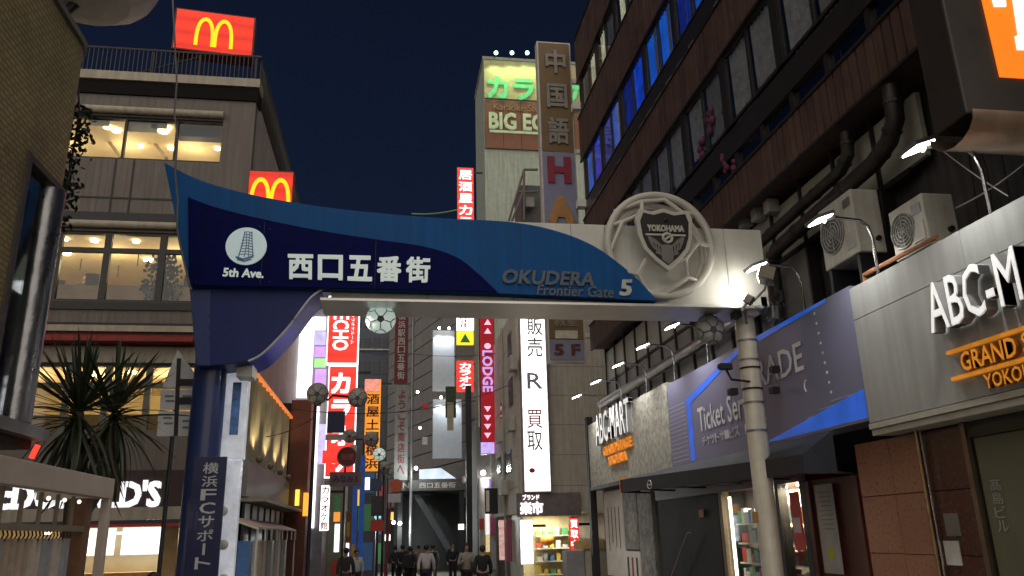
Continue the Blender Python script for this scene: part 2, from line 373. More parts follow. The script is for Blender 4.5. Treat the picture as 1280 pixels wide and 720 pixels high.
def bay_row(z0, z1, style, bay=2.3, pillar=.24, X=BX + .07):
    y = BY1 - .25; k = 0
    while y > BY0 + bay:
        ya, yb = y - bay, y - pillar
        MB().box(BX + .035, 7.28, y - pillar + .002, y - .002, z0 + .002, z1 - .002).build('pillar', frame_d, ob)
        w = MB(); mid = (ya + yb) / 2; t = .05
        for a, b_ in ((ya + .002, ya + t), (mid - .035, mid + .035), (yb - t, yb - .002)): w.box(X - .015, X + .05, a, b_, z0 + .004, z1 - .004)
        for c0, c1 in ((z0 + .004, z0 + .07), (z1 - .07, z1 - .004)): w.box(X - .012, X + .045, ya + .003, yb - .003, c0, c1)
        win = w.build('window', frame_d, ob)
        for a, b_ in ((ya + t, mid - .035), (mid + .035, yb - t)):
            MB().box(X + .01, X + .018, a, b_, z0 + .06, z1 - .06).build('pane', dark_pane if style == 'drape' else pane, win)
            r = random.random()
            if style == 'cream':
                if r < .62: curtain('blind', a + .02, b_ - .1 - .3 * random.random(), z0 + .08, z1 - .1, X + .06, lit_cream, win, 4, .02)
                else: curtain('blind', a, b_, z0 + .05, z1 - .05, X + .08, drape, win, 4)
            elif style == 'blue':
                curtain('blind', a + .01, b_ - .01, z0 + .06, z1 - .06, X + .06, random.choice(blues), win, 5, .03)
                if r < .3: curtain('drape', a + .02, a + .02 + (b_ - a) * .35, z0 + .06, z1 - .06, X + .04, drape, win, 3, .015)
            else:
                curtain('drape', a + .02, b_ - .05, z0 + (.05 if r < .5 else .35 * random.random()), z1 - .05, X + .08, drape if r < .5 else drape2, win, 6, .035)
        MB().box(7.0, 7.24, ya, yb, z0, z1).build('back_wall', black_p, win)
        y -= bay; k += 1
bay_row(16.36, 17.8, 'cream'); bay_row(13.0, 14.57, 'blue'); bay_row(9.55, 11.15, 'drape')
# sill with white bird-spike clips under the blue row
MB().box(BX + .05, BX + .3, BY0, BY1 - .05, 12.40, 12.95).build('sill_band', frame_d, ob)
clip = MB()
y = BY1 - 1
while y > 8:
    if random.random() < .75: clip.box(BX - .005, BX + .06, y, y + .25 + .35 * random.random(), 12.37, 12.41)
    y -= .75
clip.build('flashing', mat('pale_flashing', (.5, .5, .48), .5), ob)
# spandrel and low strip window above the lowest band
MB().box(BX + .08, 7.28, BY0, BY1 - .1, 8.98, 9.5).build('spandrel', frame_d, ob)
y = BY1 - .4
while y > BY0 + 1.6:
    w = MB(); w.box(BX + .1, BX + .2, y - .12, y, 8.5, 8.97); s_ = w.build('strip_window', frame_d, ob)
    MB().box(BX + .16, BX + .17, y - 1.1, y - .12, 8.5, 8.97).build('pane', dark_pane, s_)
    MB().box(BX + .4, BX + .44, y - 1.1, y - .14, 8.5, 8.5 + .2 + .25 * random.random()).build('poster', random.choice([bluep, drape2, black_p, drape]), s_)
    y -= 1.15
for (px, py, r) in ((888, 150, .2), (878, 186, .17), (905, 205, .14), (908, 145, .14), (918, 210, .12)):
    p = on_x(px, py, BX + .1); b = MB()
    for k in range(7): b.ball(p + V3((.02 * random.random(), random.uniform(-r, r) * .7, random.uniform(-r, r) * 1.3)), r * random.uniform(.35, .6), 8, 6)
    b.build('plush_toy', pink, ob, smooth=True)
# recess under the lowest band: frosted panels, dark wall
frost = mat('frosted_panel', (.34, .34, .29), .5, var=.2)
y = BY1 - .2; k = 0
while y > 9.2:
    MB().box(7.05, 7.12, y - 1.05, y - .06, 6.55, 7.5).build('frosted_panel', frost, ob)
    MB().box(7.0, 7.2, y - .06, y, 4.9, 7.65).build('mullion', frame_d, ob)
    if y > 13: MB().box(7.06, 7.12, y - 1.05, y - .06, 5.2, 6.45).build('frosted_panel', mat('grey_panel', (.2, .2, .2), .5), ob)
    y -= 1.11
MB().box(7.04, 7.2, 9.2, BY1 - .1, 6.46, 6.54).build('transom', frame_d, ob)
# ------------------------------------------------------------------ exhaust pipes with elbows
pipem = mat('old_pipe', (.05, .045, .04), .5, metal=.6, var=.5)
def pipe(label, pts, r):
    t = MB(); t.tube(pts, r, 12); o = t.build('exhaust_pipe', pipem, None, smooth=True, label=label, cat='pipe', group='pipes along the office wall')
    pts = [V3(p) for p in pts]
    for a, b in zip(pts[:-1], pts[1:]):
        d = (b - a); n = max(1, int(d.length / 1.3))
        for i in range(n): c = a + d * ((i + .5) / n); u = d.normalized() * .02; MB().tube([c - u, c + u], r * 1.12, 12).build('joint_collar', pipem, o)
    return o
pipe('fat dark exhaust pipe, lower of two, running along wall above air conditioners', [(6.75, 8.85, 7.6), (6.75, 8.9, 7.1), (6.75, 9.1, 6.88), (6.75, 9.5, 6.75), (6.75, 12.6, 6.55), (6.8, 12.9, 6.4), (6.85, 13.0, 5.2)], .125)
pipe('thinner dark pipe, upper of two, with open elbow under the brown band', [(6.8, 10.1, 7.55), (6.8, 10.15, 7.2), (6.8, 10.4, 7.05), (6.8, 13.6, 6.9), (6.85, 13.9, 6.75), (6.9, 14.0, 5.0)], .1)
# ================================================================== RIGHT: SHOP FASCIAS
FX = 6.1
fascia_g = mat('grey_fascia', (.33, .34, .325), .42, var=.14, scale=.8, streak=.16)
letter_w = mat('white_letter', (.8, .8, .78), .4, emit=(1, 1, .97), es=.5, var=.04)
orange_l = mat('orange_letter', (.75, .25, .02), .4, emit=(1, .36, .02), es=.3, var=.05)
sideg = mat('letter_side_shade', (.32, .32, .33), .5); side_o = mat('orange_side_shade', (.3, .1, .01), .5)  # side shading of the letters painted as darker copies of their colours
fs = thing('shoe_shop_sign', 'big plain grey shop fascia with raised white letters over orange lettering, nearest on the right', 'shop sign', (FX, 6.5, 3.06))
for k in range(4):
    ya = 9.56 - k * 2.2
    for z0, z1 in ((3.06, 4.42), (4.43, 4.86)): MB().box(FX, FX + .5, ya - 2.193, ya, z0, z1).build('panel', fascia_g, fs)
MB().box(FX - .01, FX + .5, .9, 9.57, 2.98, 3.05).build('bottom_trim', mat('pale_trim', (.42, .4, .34), .5), fs)
MB().box(FX + .02, 7.2, .9, 9.57, 2.90, 2.975).build('soffit', mat('soffit_white', (.5, .48, .42), .6), fs)
q = [on_x(*p, FX) for p in ((1169, 356), (1280, 300), (1280, 366), (1169, 420))]
yL = q[0].y; sc_ = (q[0].y - q[1].y)
hz = (q[0].z - q[3].z)
words('ABC-MART', qx(yL, yL - sc_ / .6, q[3].z - .02, q[0].z - .02, FX), letter_w, fs, depth=.13, bold=.008, off=.02, side=sideg)
zo = on_x(1183, 447, FX).z
for dz in (0.02, -.27): MB().box(FX - .07, FX - .02, yL - 4.0, yL + .02 - .08, zo + dz - .015, zo + dz + .025).build('rule', orange_l, fs)
yG = on_x(1205, 430, FX).y; yY = on_x(1233, 452, FX).y
words('GRAND STAGE', qx(yG, yG - (yG - on_x(1280, 395, FX).y) / .57, zo - .225, zo - .02, FX), orange_l, fs, depth=.06, bold=.016, off=.02, side=side_o)
words('YOKOHAMA', qx(yY, yY - (yY - on_x(1280, 430, FX).y) / .52, zo - .46, zo - .31, FX), orange_l, fs, depth=.05, bold=.014, off=.02, side=side_o)
# ticket sign: blue-violet board
tk = thing('ticket_sign', 'violet-blue billboard with white lettering and bright blue stripes behind the gate post', 'billboard', (FX, 13, 3.1))
violet = mat('violet_board', (.165, .168, .265), .4, var=.1, scale=.7)
navyl = mat('violet_line', (.38, .38, .5), .4); blue_s = mat('blue_stripe', (.02, .12, .75), .35, emit=(.03, .2, 1), es=.25); white_l = mat('white_print', (.7, .7, .74), .5)
TY0, TY1 = 9.58, 17.12
MB().box(FX + .02, FX + .45, TY0, TY1, 3.1, 4.92).build('board', violet, tk)
for k in range(14):
    z = 3.2 + k * .09; MB().box(FX + .016, FX + .0195, 16.1, TY1 - .03, z, z + .02).build('pinstripe', navyl, tk)
for k in range(6):
    z = 3.13 + k * .07; MB().box(FX + .016, FX + .0195, TY0 + .05, TY0 + 2.6 - k * .35, z, z + .014).build('pinstripe', navyl, tk)
def xpoly(pts, X, d, name, m, parent): return MB().prism([V3((X, y, z)) for y, z in pts], (d, 0, 0)).build(name, m, parent)
xpoly([(16.0, 3.15), (15.75, 3.15), (15.75, 4.3), (13.2, 4.8), (10.2, 4.87), (10.2, 4.92), (13.1, 4.915), (16.0, 4.42)], FX + .012, .004, 'stripe', blue_s, tk)
xpoly([(9.6, 3.14), (12.6, 3.14), (9.6, 3.52)], FX + .012, .003, 'stripe', blue_s, tk)
words('Ticket Service', qx(15.4, 12.5, 3.66, 4.14, FX + .012), white_l, tk, depth=.004, off=.003, bold=.008)
letters('チケットサービス トレード', qx(15.3, 12.4, 3.38, 3.55, FX + .012), white_l, tk, fill=.9, depth=.004, off=.003)
qb = [on_x(*p, FX) for p in ((942, 447), (982, 427), (984, 452), (944, 476))]
words('TRADE', qx(13.05, 11.02, 4.06, 4.5, FX + .012), white_l, tk, depth=.004, off=.003, bold=.008)
for k in range(9):
    p = on_x(1017 + k * 2.6, 392 + k * 12.3, FX); MB().cyl((FX + .016, p.y, p.z), (FX + .008, p.y, p.z), .022, n=10).build('dot', white_l, tk)
p = on_x(1009, 482, FX); MB().tube([(FX + .01, p.y + .1 * math.cos(a), p.z + .1 * math.sin(a)) for a in [i * .25 - .9 for i in range(9)]], .012, 6).build('crescent', white_l, tk)
# farther shoe-shop sign, mottled board
sh2 = thing('shoe_shop_sign', 'mottled grey plaster shop fascia with small white and orange letters, farther along the right side', 'shop sign', (FX, 21, 3.1))
mott = mat('mottled_plaster', (.4, .39, .33), .8, var=.55, scale=7, bump=.5, bscale=14)
S0, S1 = 17.16, 24.6
MB().box(FX + .02, FX + .45, S0, S1, 3.12, 5.0).build('board', mott, sh2)
MB().box(FX, FX + .46, S0, S1, 3.02, 3.115).build('bottom_trim', dark_m, sh2)
a = on_x(748, 520, FX); b = on_x(791, 511, FX); c = on_x(749, 558, FX)
words('ABC-MART', qx(a.y, b.y, c.z, a.z, FX + .02), letter_w, sh2, depth=.12, bold=.01, off=.01, side=sideg)
a = on_x(755, 559, FX); b = on_x(790, 553, FX); c = on_x(755, 572, FX)
text('GRAND STAGE', qx(a.y, b.y, c.z + .02, a.z, FX + .02), orange_l, sh2, depth=.06, bold=.03, off=.01)
text('YOKOHAMA', qx(a.y - .5, b.y + .5, c.z - .28, c.z - .04, FX + .02), orange_l, sh2, depth=.06, bold=.03, off=.01)
# ------------------------------------------------------------------ swan-neck floodlights on the fascia
def arm_lamp(Y, label, top=4.9, X0=FX + .12, XH=5.55, zh=5.66, w=115):
    t = thing('sign_floodlight', label, 'floodlight', (X0, Y, top), 'floodlights lighting the shop fascias')
    MB().tube([(X0, Y, top - .3), (X0, Y, zh - .25), (X0 - .04, Y, zh - .08), (X0 - .14, Y, zh), (XH + .12, Y, zh + .03)], .021, 8).build('arm', steel, t, smooth=True)
    MB().cyl((XH + .16, Y, zh + .03), (XH + .02, Y, zh + .0), .045, .06, 10).build('lamp_neck', grey_m, t)
    h = MB().prism([(XH + .1, Y - .16, zh + .035), (XH - .16, Y - .16, zh - .06), (XH - .16, Y + .16, zh - .06), (XH + .1, Y + .16, zh + .035)], (-.02, 0, .04)).build('lamp_head', grey_m, t)
    MB().prism([(XH + .08, Y - .13, zh + .028), (XH - .14, Y - .13, zh - .062), (XH - .14, Y + .13, zh - .062), (XH + .08, Y + .13, zh + .028)], (.004, 0, -.012)).build('diffuser', lamp_w, t)
    light('SPOT', (XH - .02, Y, zh - .07), w, (1, .97, .93), t, aim=(FX + .1, Y, 3.7), size=.08, spot=118, blend=.9)
    return t
arm_lamp(7.0, 'floodlight on thin arm below the orange lit sign at upper right')
arm_lamp(9.05, 'floodlight on bent arm in front of the two air conditioners')
arm_lamp(10.98, 'floodlight on bent arm just right of the white beam end of the gate', w=14)
for k, (px, py) in enumerate(((842, 410), (805, 435), (774, 458), (746, 479), (722, 497))):
    p = on_x(px, py, 5.55)
    arm_lamp(p.y, ['nearest', 'second nearest', 'third', 'fourth', 'farthest'][k] + ' of the five small floodlights seen below the gate beam', zh=p.z + .05, w=130)
# duct along the fascia top behind small lights
MB().tube([(6.75, 13.6, 5.75), (6.75, 25.2, 5.75)], .14, 12).build('round_duct', mat('galvanised', (.3, .3, .3), .35, metal=.8), None, smooth=True, label='long galvanised duct on the wall above the mottled shop fascia', cat='duct')
# ------------------------------------------------------------------ awning over the ticket shop
aw = thing('awning', 'black fabric awning with a small round white emblem over the ticket shop', 'awning', (5.85, 15, 2.6))
awm = mat('black_awning', (.018, .02, .03), .65, var=.3); AY0, AY1 = 10.5, 19.6
b = MB(); T0 = V3((FX + .01, AY0, 3.09)); T1 = V3((FX + .01, AY1, 3.09)); L0 = V3((5.62, AY0, 2.5)); L1_ = V3((5.62, AY1, 2.72)); t0 = V3((0, 0, .26))
b.add([T0, T1, L1_ + V3((0, 0, .3)), L0 + t0, L1_, L0, (FX + .01, AY0, 2.5), (FX + .01, AY1, 2.72)], [(0, 1, 2, 3), (3, 2, 4, 5), (0, 3, 5, 6), (1, 7, 4, 2)])
b.build('canopy', awm, aw)
for k in range(6): y = AY0 + .05 + k * (AY1 - AY0 - .1) / 5; MB().tube([(6.35, y, 2.5 + (y - AY0) * .022), (5.66, y, 2.53 + (y - AY0) * .022)], .018, 6).build('rib', dark_m, aw)
p = V3((5.615, 17.3, 2.77)); MB().tube([(p.x, p.y + .14 * math.cos(a), p.z + .09 * math.sin(a)) for a in [i * math.pi / 8 for i in range(16)]], .012, 6, close=True).build('emblem', white_p, aw)
MB().box(p.x - .01, p.x, p.y - .16, p.y + .16, p.z - .015, p.z + .015).build('emblem_bar', white_p, aw)
MB().box(5.6, FX, AY1 + .004, AY1 + .012, 2.72, 3.08).build('end_panel', mat('orange_end', (.7, .25, .02), .5), aw)
# ------------------------------------------------------------------ ground floor on the right: granite, doors, shop windows
WX = 6.45
granite = mat('lit_red_granite', (.33, .155, .095), .3, var=.3, scale=22)  # brighter copy: the light falling on the pier is put into its colour
granite_shade = mat('shaded_red_granite', (.085, .026, .018), .25, var=.4, scale=22)  # the same granite painted darker for the shaded wall
gp = thing('granite_pier', 'polished red granite pier of large blocks right of the notice door', 'pier', (WX, 9.7, 0))
for (ya, yb, m) in ((9.15, 9.73, granite), (9.74, 10.5, granite)):
    z = 0
    while z < 2.85:
        MB().box(WX - .04, 7.3, ya, yb - .006, z + .004, min(z + .72, 2.88)).build('block', m, gp, bevel=.004); z += .725
gd = thing('granite_wall', 'red granite wall, coloured darker for shade, with notices between pier and glass door', 'wall', (WX, 8.7, 0))
z = 0
while z < 2.85:
    MB().box(WX, 7.3, 8.36, 9.14, z + .004, min(z + .72, 2.88)).build('block', granite_shade, gd, bevel=.004); z += .725
MB().tube([(WX - .07, 9.07, 0), (WX - .07, 9.07, 2.9)], .018, 8).build('conduit', mat('brass_conduit', (.55, .42, .22), .3, metal=1), None, smooth=True, label='thin brass conduit running down the granite wall', cat='conduit')
MB().tube([(WX - .06, 9.0, 0), (WX - .06, 9.0, 2.9)], .014, 8).build('conduit', steel, None, smooth=True, label='thin steel conduit beside the brass one on the granite wall', cat='conduit')
for (tl, br, m, lb) in (((1180, 642), (1203, 670), mat('grey_notice', (.16, .15, .14), .5), 'small dark grey notice plate on the granite, above the white one'), ((1180, 676), (1204, 707), mat('paper', (.62, .62, .58), .6), 'small white paper notice on the granite wall beside the glass door')):
    ya, yb, z0, z1 = rx(*tl, *br, WX)
    MB().box(WX - .015, WX - .002, yb, ya, z0, z1).build('wall_notice', m, None, label=lb, cat='notice')
gdr = thing('glass_door', 'tall greenish glass entrance door with faint vertical characters at right edge', 'door', (WX, 7.3, 0))
MB().box(WX - .02, WX + .08, 8.28, 8.355, 0, 2.9).build('jamb', mat('bronze_jamb', (.16, .12, .09), .3, metal=.8), gdr)
MB().box(WX, WX + .1, 2.0, 8.275, 2.72, 2.89).build('header', frame_d, gdr)
for k in range(3): MB().box(WX + .05, WX + .06, 8.27 - (k + 1) * 1.2, 8.27 - k * 1.2 - .02, .02, 2.715).build('pane', mat('olive_film_glass', (.17, .17, .115), .12, var=.15, scale=1.5), gdr)
MB().box(WX + .9, WX + 1.0, 2, 8.3, 0, 2.88).build('lobby_wall', mat('lobby_olive', (.42, .41, .28), .7), gdr)
ya, yb, z0, z1 = rx(1237, 598, 1255, 666, WX + .05)
letters('髙島ビル', qx(ya, ya - .16, z0, z1, WX + .04), mat('etched', (.4, .4, .36), .7), gdr, vertical=True, depth=.002)
# notice door with white sheet, then shop windows
nd = thing('wooden_door', 'dark reddish door frame carrying a long grey notice sheet', 'door', (WX, 11.1, 0))
dk_wood = mat('dark_red_wood', (.075, .02, .014), .35, var=.35)
MB().box(WX, 7.2, 10.52, 12.0, 0, 2.49).build('door_leaf', dk_wood, nd, bevel=.006)
for a_, b2 in ((10.56, 10.66), (11.9, 12.02)): MB().box(WX - .05, WX - .002, a_, b2, 0, 2.48).build('stile', dk_wood, nd)
ya, yb, z0, z1 = rx(1017, 607, 1055, 718, WX - .06)
MB().box(WX - .062, WX - .056, yb, ya, z0, z1).build('notice_sheet', mat('notice_grey', (.36, .34, .33), .7, var=.2), nd, label='long pale grey printed notice sheet')
for k in range(9): MB().box(WX - .064, WX - .0625, yb + .07, ya - .08 - .1 * random.random(), z1 - .12 - k * .065, z1 - .105 - k * .065).build('print_line', mat('print_grey', (.2, .19, .19), .7), nd)
MB().cyl((WX - .066, (ya + yb) / 2, z0 + .28), (WX - .063, (ya + yb) / 2, z0 + .28), .1, n=16).build('print_stamp', mat('yellow_green', (.42, .42, .05), .6), nd)
shop = thing('ticket_shop', 'lit ticket shop front with display windows under the black awning', 'shop', (WX, 14, 0))
MB().box(7.1, 7.2, 12.05, 19.5, 0, 2.75).build('back_wall', mat('shop_wall', (.5, .42, .3), .7), shop)
MB().box(WX, 7.2, 12.05, 19.5, 2.5, 2.76).build('header', dk_wood, shop)
for y in (12.05, 12.95, 13.1, 15.35): MB().box(WX - .04, WX + .12, y, y + .16, 0, 2.5).build('jamb', frame_d if y != 15.35 else mat('tan_wood', (.2, .13, .07), .5), shop)
for ya, yb in ((12.22, 12.94), (13.27, 15.34)): MB().box(WX + .02, WX + .03, ya, yb, .03, 2.49).build('pane', pane, shop)
prods = [mat('pack_' + n, c, .5, var=.4, scale=25) for n, c in (('white', (.6, .6, .58)), ('red', (.6, .06, .04)), ('blue', (.08, .2, .5)), ('green', (.1, .35, .15)), ('yellow', (.6, .45, .06)), ('pale', (.5, .55, .6)))]
for z in (.5, .85, 1.2, 1.55, 1.9):
    MB().box(WX + .2, WX + .5, 12.25, 15.3, z - .03, z).build('shelf', white_p, shop)
    y = 12.3
    while y < 15.2:
        w = random.uniform(.1, .22); h = random.uniform(.14, .28)
        MB().box(WX + .24, WX + .4, y, y + w - .012, z + .002, z + h).build('goods_packet', random.choice(prods), shop); y += w
MB().box(WX + .06, WX + .1, 15.2, 15.26, .2, 2.4).build('light_strip', glow('strip_light', (1, .93, .75), 5, var=0), shop)
ra = MB().box(WX - .03, WX - .012, 12.28, 12.6, 1.45, 2.35).build('red_poster', mat('red_poster', (.6, .06, .05), .5, var=.3, scale=12), shop)
MB().box(WX - .034, WX - .031, 12.32, 12.56, 1.72, 1.95).build('poster_patch', mat('pink_patch', (.65, .5, .6), .5), shop)
for y in (12.6, 13.8): MB().box(6.7, 6.9, y - .25, y + .25, 2.46, 2.49).build('ceiling_light', lamp_w, shop)
light('AREA', (6.8, 13.8, 2.45), 240, (1, .93, .78), shop, aim=(6.8, 13.8, 0), size=.5)
light('AREA', (6.8, 12.6, 2.45), 80, (1, .86, .6), shop, aim=(6.8, 12.6, 0), size=.4)
sd = thing('stair_entrance', 'dark open stair entrance left of the lit ticket shop', 'entrance', (WX, 17.5, 0))
MB().box(WX + .02, 7.05, 15.7, 19.4, 0, 2.49).build('dark_wall', mat('dark_teal', (.012, .018, .02), .6), sd)
MB().tube([(WX - .1, 18.6, .7), (WX - .1, 17.2, 1.75), (WX - .1, 16.9, 1.75)], .02, 8).build('handrail', steel, sd)
MB().box(WX - .02, WX, 16.4, 16.65, 2.05, 2.2).build('exit_plate', mat('red_plate', (.5, .12, .08), .5), sd)
# shutter columns and posters under the mottled fascia
ps = thing('poster_wall', 'pale poster wall with sports pictures under the mottled fascia', 'wall', (WX, 22, 0))
MB().box(WX + .02, 7.2, 19.65, 24.55, 0, 3.0).build('backing', mat('grey_wall', (.2, .2, .19), .7, streak=.3), ps)
pw = mat('poster_white', (.78, .77, .7), .6, var=.15); pg_ = mat('poster_grey', (.3, .3, .29), .6, var=.7, scale=5)
for (ya, yb, z0, z1, m) in ((22.3, 24.3, .6, 2.95, pw), (21.0, 22.25, 1.35, 2.9, pg_), (21.0, 22.25, 0, 1.3, pw), (19.75, 20.9, 0, 2.8, pg_)):
    MB().box(WX - .03, WX + .015, ya, yb, z0, z1).build('poster', m, ps)
for k in range(4): MB().box(WX - .036, WX - .031, 22.7 + k * .38, 22.76 + k * .38, 1.2 + .3 * random.random(), 2.5).build('print_column', mat('print_dark', (.12, .11, .11), .7), ps)
for k, y in enumerate((21.2, 21.6, 22.0)): MB().box(WX - .036, WX - .031, y, y + .14, .1, 1.15).build('figure_print', [black_p, mat('red_print', (.4, .04, .04), .6), black_p][k], ps)
b = MB(); b.ball((WX - .03, 21.5, 1.9), .42, 16, 10, (.08, 1, 1)); b.build('ball_print', mat('ball_print', (.42, .42, .4), .6, var=.6, scale=6), ps, smooth=True)
# ------------------------------------------------------------------ air conditioners on the fascia ledge
acm = mat('ac_casing', (.52, .5, .44), .45, var=.15, streak=.2)
def ac(ya, yb, z0, z1, label, x0=6.32, x1=6.74):
    t = thing('air_conditioner', label, 'air conditioner', ((x0 + x1) / 2, (ya + yb) / 2, z0), 'outdoor air conditioner units on the ledge')
    MB().box(x0, x1, ya, yb, z0, z1).build('casing', acm, t, bevel=.02)
    cy = yb - (yb - ya) * .36; cz = (z0 + z1) / 2; r = min((z1 - z0) * .36, (yb - ya) * .33)
    gr = MB()
    for rr in (r, r * .8, r * .6, r * .4, r * .2): gr.tube([(x0 - .018, cy + rr * math.cos(a), cz + rr * math.sin(a)) for a in [i * math.pi / 12 for i in range(24)]], .008, 5, close=True)
    for k in range(8): a = k * math.pi / 4; gr.tube([(x0 - .018, cy, cz), (x0 - .018, cy + r * math.cos(a), cz + r * math.sin(a))], .006, 5)
    MB().cyl((x0 + .004, cy, cz), (x0 - .006, cy, cz), r * 1.02, n=28).build('fan_opening', mat('fan_dark', (.13, .13, .12), .6), t)
    gr.build('fan_grille', mat('grille_grey', (.36, .36, .34), .5), t)
    MB().box(x0 - .012, x0 - .002, ya + .05, ya + .22, z1 - .22, z1 - .1).build('rating_plate', grey_m, t)
    MB().box(x0 - .01, x0 - .002, ya + .04, ya + .26, z0 + .1, z0 + .34).build('service_cover', mat('ac_shade', (.42, .41, .37), .5), t)
    MB().cyl((x1 - .12, ya - .05, z0 + .2), (x1 - .12, ya + .02, z0 + .2), .035, n=10).build('valve', dark_m, t)
    MB().box(x0 + .02, x1 + .1, ya + .05, ya + .12, 4.912, z0 - .002).build('foot', dark_m, t); MB().box(x0 + .02, x1 + .1, yb - .12, yb - .05, 4.912, z0 - .002).build('foot', dark_m, t)
    return t
ac(9.52, 10.42, 5.4, 6.34, 'taller outdoor air conditioner with visible fan, left of two above the fascia')
ac(8.12, 8.8, 4.99, 5.66, 'outdoor air conditioner seen end-on, right of two above the grey fascia')
MB().box(6.3, 7.2, 7.0, 10.8, 4.85, 4.91).build('ledge', concrete, None, label='narrow concrete ledge carrying the air conditioners', cat='ledge')
rail = MB(); rail.tube([(6.25, 9.4, 4.86), (6.25, 9.4, 5.02), (6.25, 7.9, 5.0), (6.25, 7.9, 4.86)], .03, 6)
rail.build('ledge_rail', mat('rusty_rail', (.3, .13, .06), .7), None, label='rust-orange angle rail at the foot of the air conditioners', cat='rail')
for k in range(4):
    y0 = 7.2 + .26 * k + .05 * random.random()
    MB().tube([(6.9, y0, 4.91), (6.9 + .03 * random.random(), y0 + random.uniform(-.1, .1), 5.8), (6.95, y0 + random.uniform(-.2, .2), 6.9 + random.random())], .012, 5).build('wall_cable', random.choice([black_p, pipem]), None, label=['rightmost', 'second from right', 'second from left', 'leftmost'][k] + ' of four thin cables climbing the dark wall right of the air conditioners', cat='cable', group='cables on the dark wall')
for k, (a_, b2) in enumerate((((1165, 178), (1260, 245)), ((1195, 260), (1280, 205)), ((1050, 62), (1062, 130)))):
    pa = on_x(*a_, 6.3 if k < 2 else 6.9); pb = on_x(*b2, 6.3 if k < 2 else 6.9)
    MB().tube(sag(pa, pb, .03), .008, 5).build('stay_wire', grey_m, None, label=['thin stay wire running right from the topmost floodlight', 'thin wire crossing the first one above the grey fascia', 'thin wire hanging below the brown band'][k], cat='wire')
# small meter boxes left of the pipes
for k, (px, py) in enumerate(((946, 268), (962, 258), (930, 276))):
    p = on_x(px, py, 6.9); MB().box(6.82, 7.04, p.y - .12, p.y + .12, p.z - .14, p.z + .12).build('meter_box', mat('meter_grey', (.3, .3, .28), .5), None, bevel=.02, label=['middle', 'right', 'left'][k] + ' one of three small meter boxes under the brown band', cat='meter box', group='meter boxes under the band')
# ------------------------------------------------------------------ projecting orange sign, top right
og = thing('orange_light_sign', 'dark box sign with lit orange and white face at the top right corner', 'light box', (5.8, 5.9, 5.2))
OX, OYf, OYn = 5.0, 6.1, 5.66
hous = mat('sign_housing', (.04, .034, .03), .45, metal=.3)
MB().box(OX, 7.4, OYn, OYf, 5.28, 9.5).build('housing', hous, og, bevel=.02)
b = MB(); n = 8
b.strip([(OX + .0, OYn + .22 - .3 * math.cos(i * math.pi / n), 5.28 - .22 * math.sin(i * math.pi / n)) for i in range(n + 1)], [(7.4, OYn + .22 - .3 * math.cos(i * math.pi / n), 5.28 - .22 * math.sin(i * math.pi / n)) for i in range(n + 1)])
b.build('rounded_base', mat('bronze_base', (.42, .3, .22), .3, metal=.8), og, smooth=True)
a = on_y(1225, 0, OYn); b_ = on_y(1250, 97, OYn)
ox0 = (a.x + b_.x) / 2
MB().box(ox0, 7.3, OYn - .02, OYn - .004, b_.z, 9.3).build('lit_face', glow('orange_face', (1., .19, .008), 1.15, var=.12, scale=.8), og)
gw = glow('white_face', (.85, 1, .96), 1.5, var=.05)
for pts in (((1262, -30), (1330, -30), (1330, 62), (1272, 62), (1269, 45), (1273, 44)), ((1236, -20), (1256, -20), (1258, 8), (1243, 8))):
    MB().prism([on_y(x, y, OYn - .03) for x, y in pts], (0, .008, 0)).build('white_stroke', gw, og)
# ================================================================== LEFT: TILE BUILDING
LX = -4.0; LY = 10.0; LC = 9.72
tiles = tile_mat('ochre_tiles', 'aa9a6c', '9a885a', '4a4332', .13, .062, 'x', rough=.45, mort=.09)
tb = thing('tile_building', 'ochre tile-clad building with tall corner window at the left edge', 'building', (-7, 5, 0))
yw = on_x(37, 205, LX).y; zt = on_x(60, 205, LX).z
W = wall_holes(LX, 'x', -4, LY - .47, 3.05, 7.9, -.4, [(yw, LY - .47, 3.05, 5.95)])
# the top of the corner opening slopes: add the tiled wedge above it
W.prism([V3((LX, yw, 5.95)), V3((LX, LY - .47, 5.95)), V3((LX, LY - .47, 5.82)),], (-.4, 0, 0))
W.build('wall', tiles, tb)
rc = .45; arc_ = [(LX - rc + rc * math.sin(i * math.pi / 16), LY - .47 + rc * (1 - math.cos(0)) + rc * (1 - math.cos(i * math.pi / 16)) * 0 + rc * math.sin(0)) for i in range(1)]
arc_ = [(LX - rc + rc * math.cos(a), LY - .02 - rc + rc * math.sin(a)) for a in [i * math.pi / 20 for i in range(11)]]
MB().strip([(x, y, 7.9) for x, y in arc_], [(x, y, 5.78) for x, y in arc_]).build('rounded_corner', tiles, tb, smooth=True)
MB().box(LX - .4, LX, -4, 1, 0, 3.05).build('lower_wall', concrete, tb)
MB().box(-12, LX - .45, 9.2, LY - .03, 3.05, 7.9).build('end_wall', tiles, tb)
MB().prism([(LX + .04, -4, 7.905), (LX + .04, LY - .47, 7.905)] + [(LX - rc + (rc + .04) * math.cos(a), LY - .02 - rc + (rc + .04) * math.sin(a), 7.905) for a in [i * math.pi / 20 for i in range(1, 11)]] + [(-12, LY + .02, 7.905), (-12, -4, 7.905)], (0, 0, .085)).build('coping', mat('coping_metal', (.2, .19, .17), .4, metal=.5), tb)
MB().box(-12, LX - .05, -4, LY - .05, 2.85, 3.04).build('slab', concrete, tb)
w = MB(); w.box(LX - .1, LX + .03, yw - .1, yw - .001, 3.06, 5.95); w.box(LX - .1, LX + .03, yw, LY - .3, 5.86, 5.94)
wn = w.build('window', mat('window_grey', (.1, .095, .085), .45, metal=.4), tb)
MB().box(LX - .06, LX - .05, yw, LY - .35, 3.06, 5.85).build('pane', pane, wn)
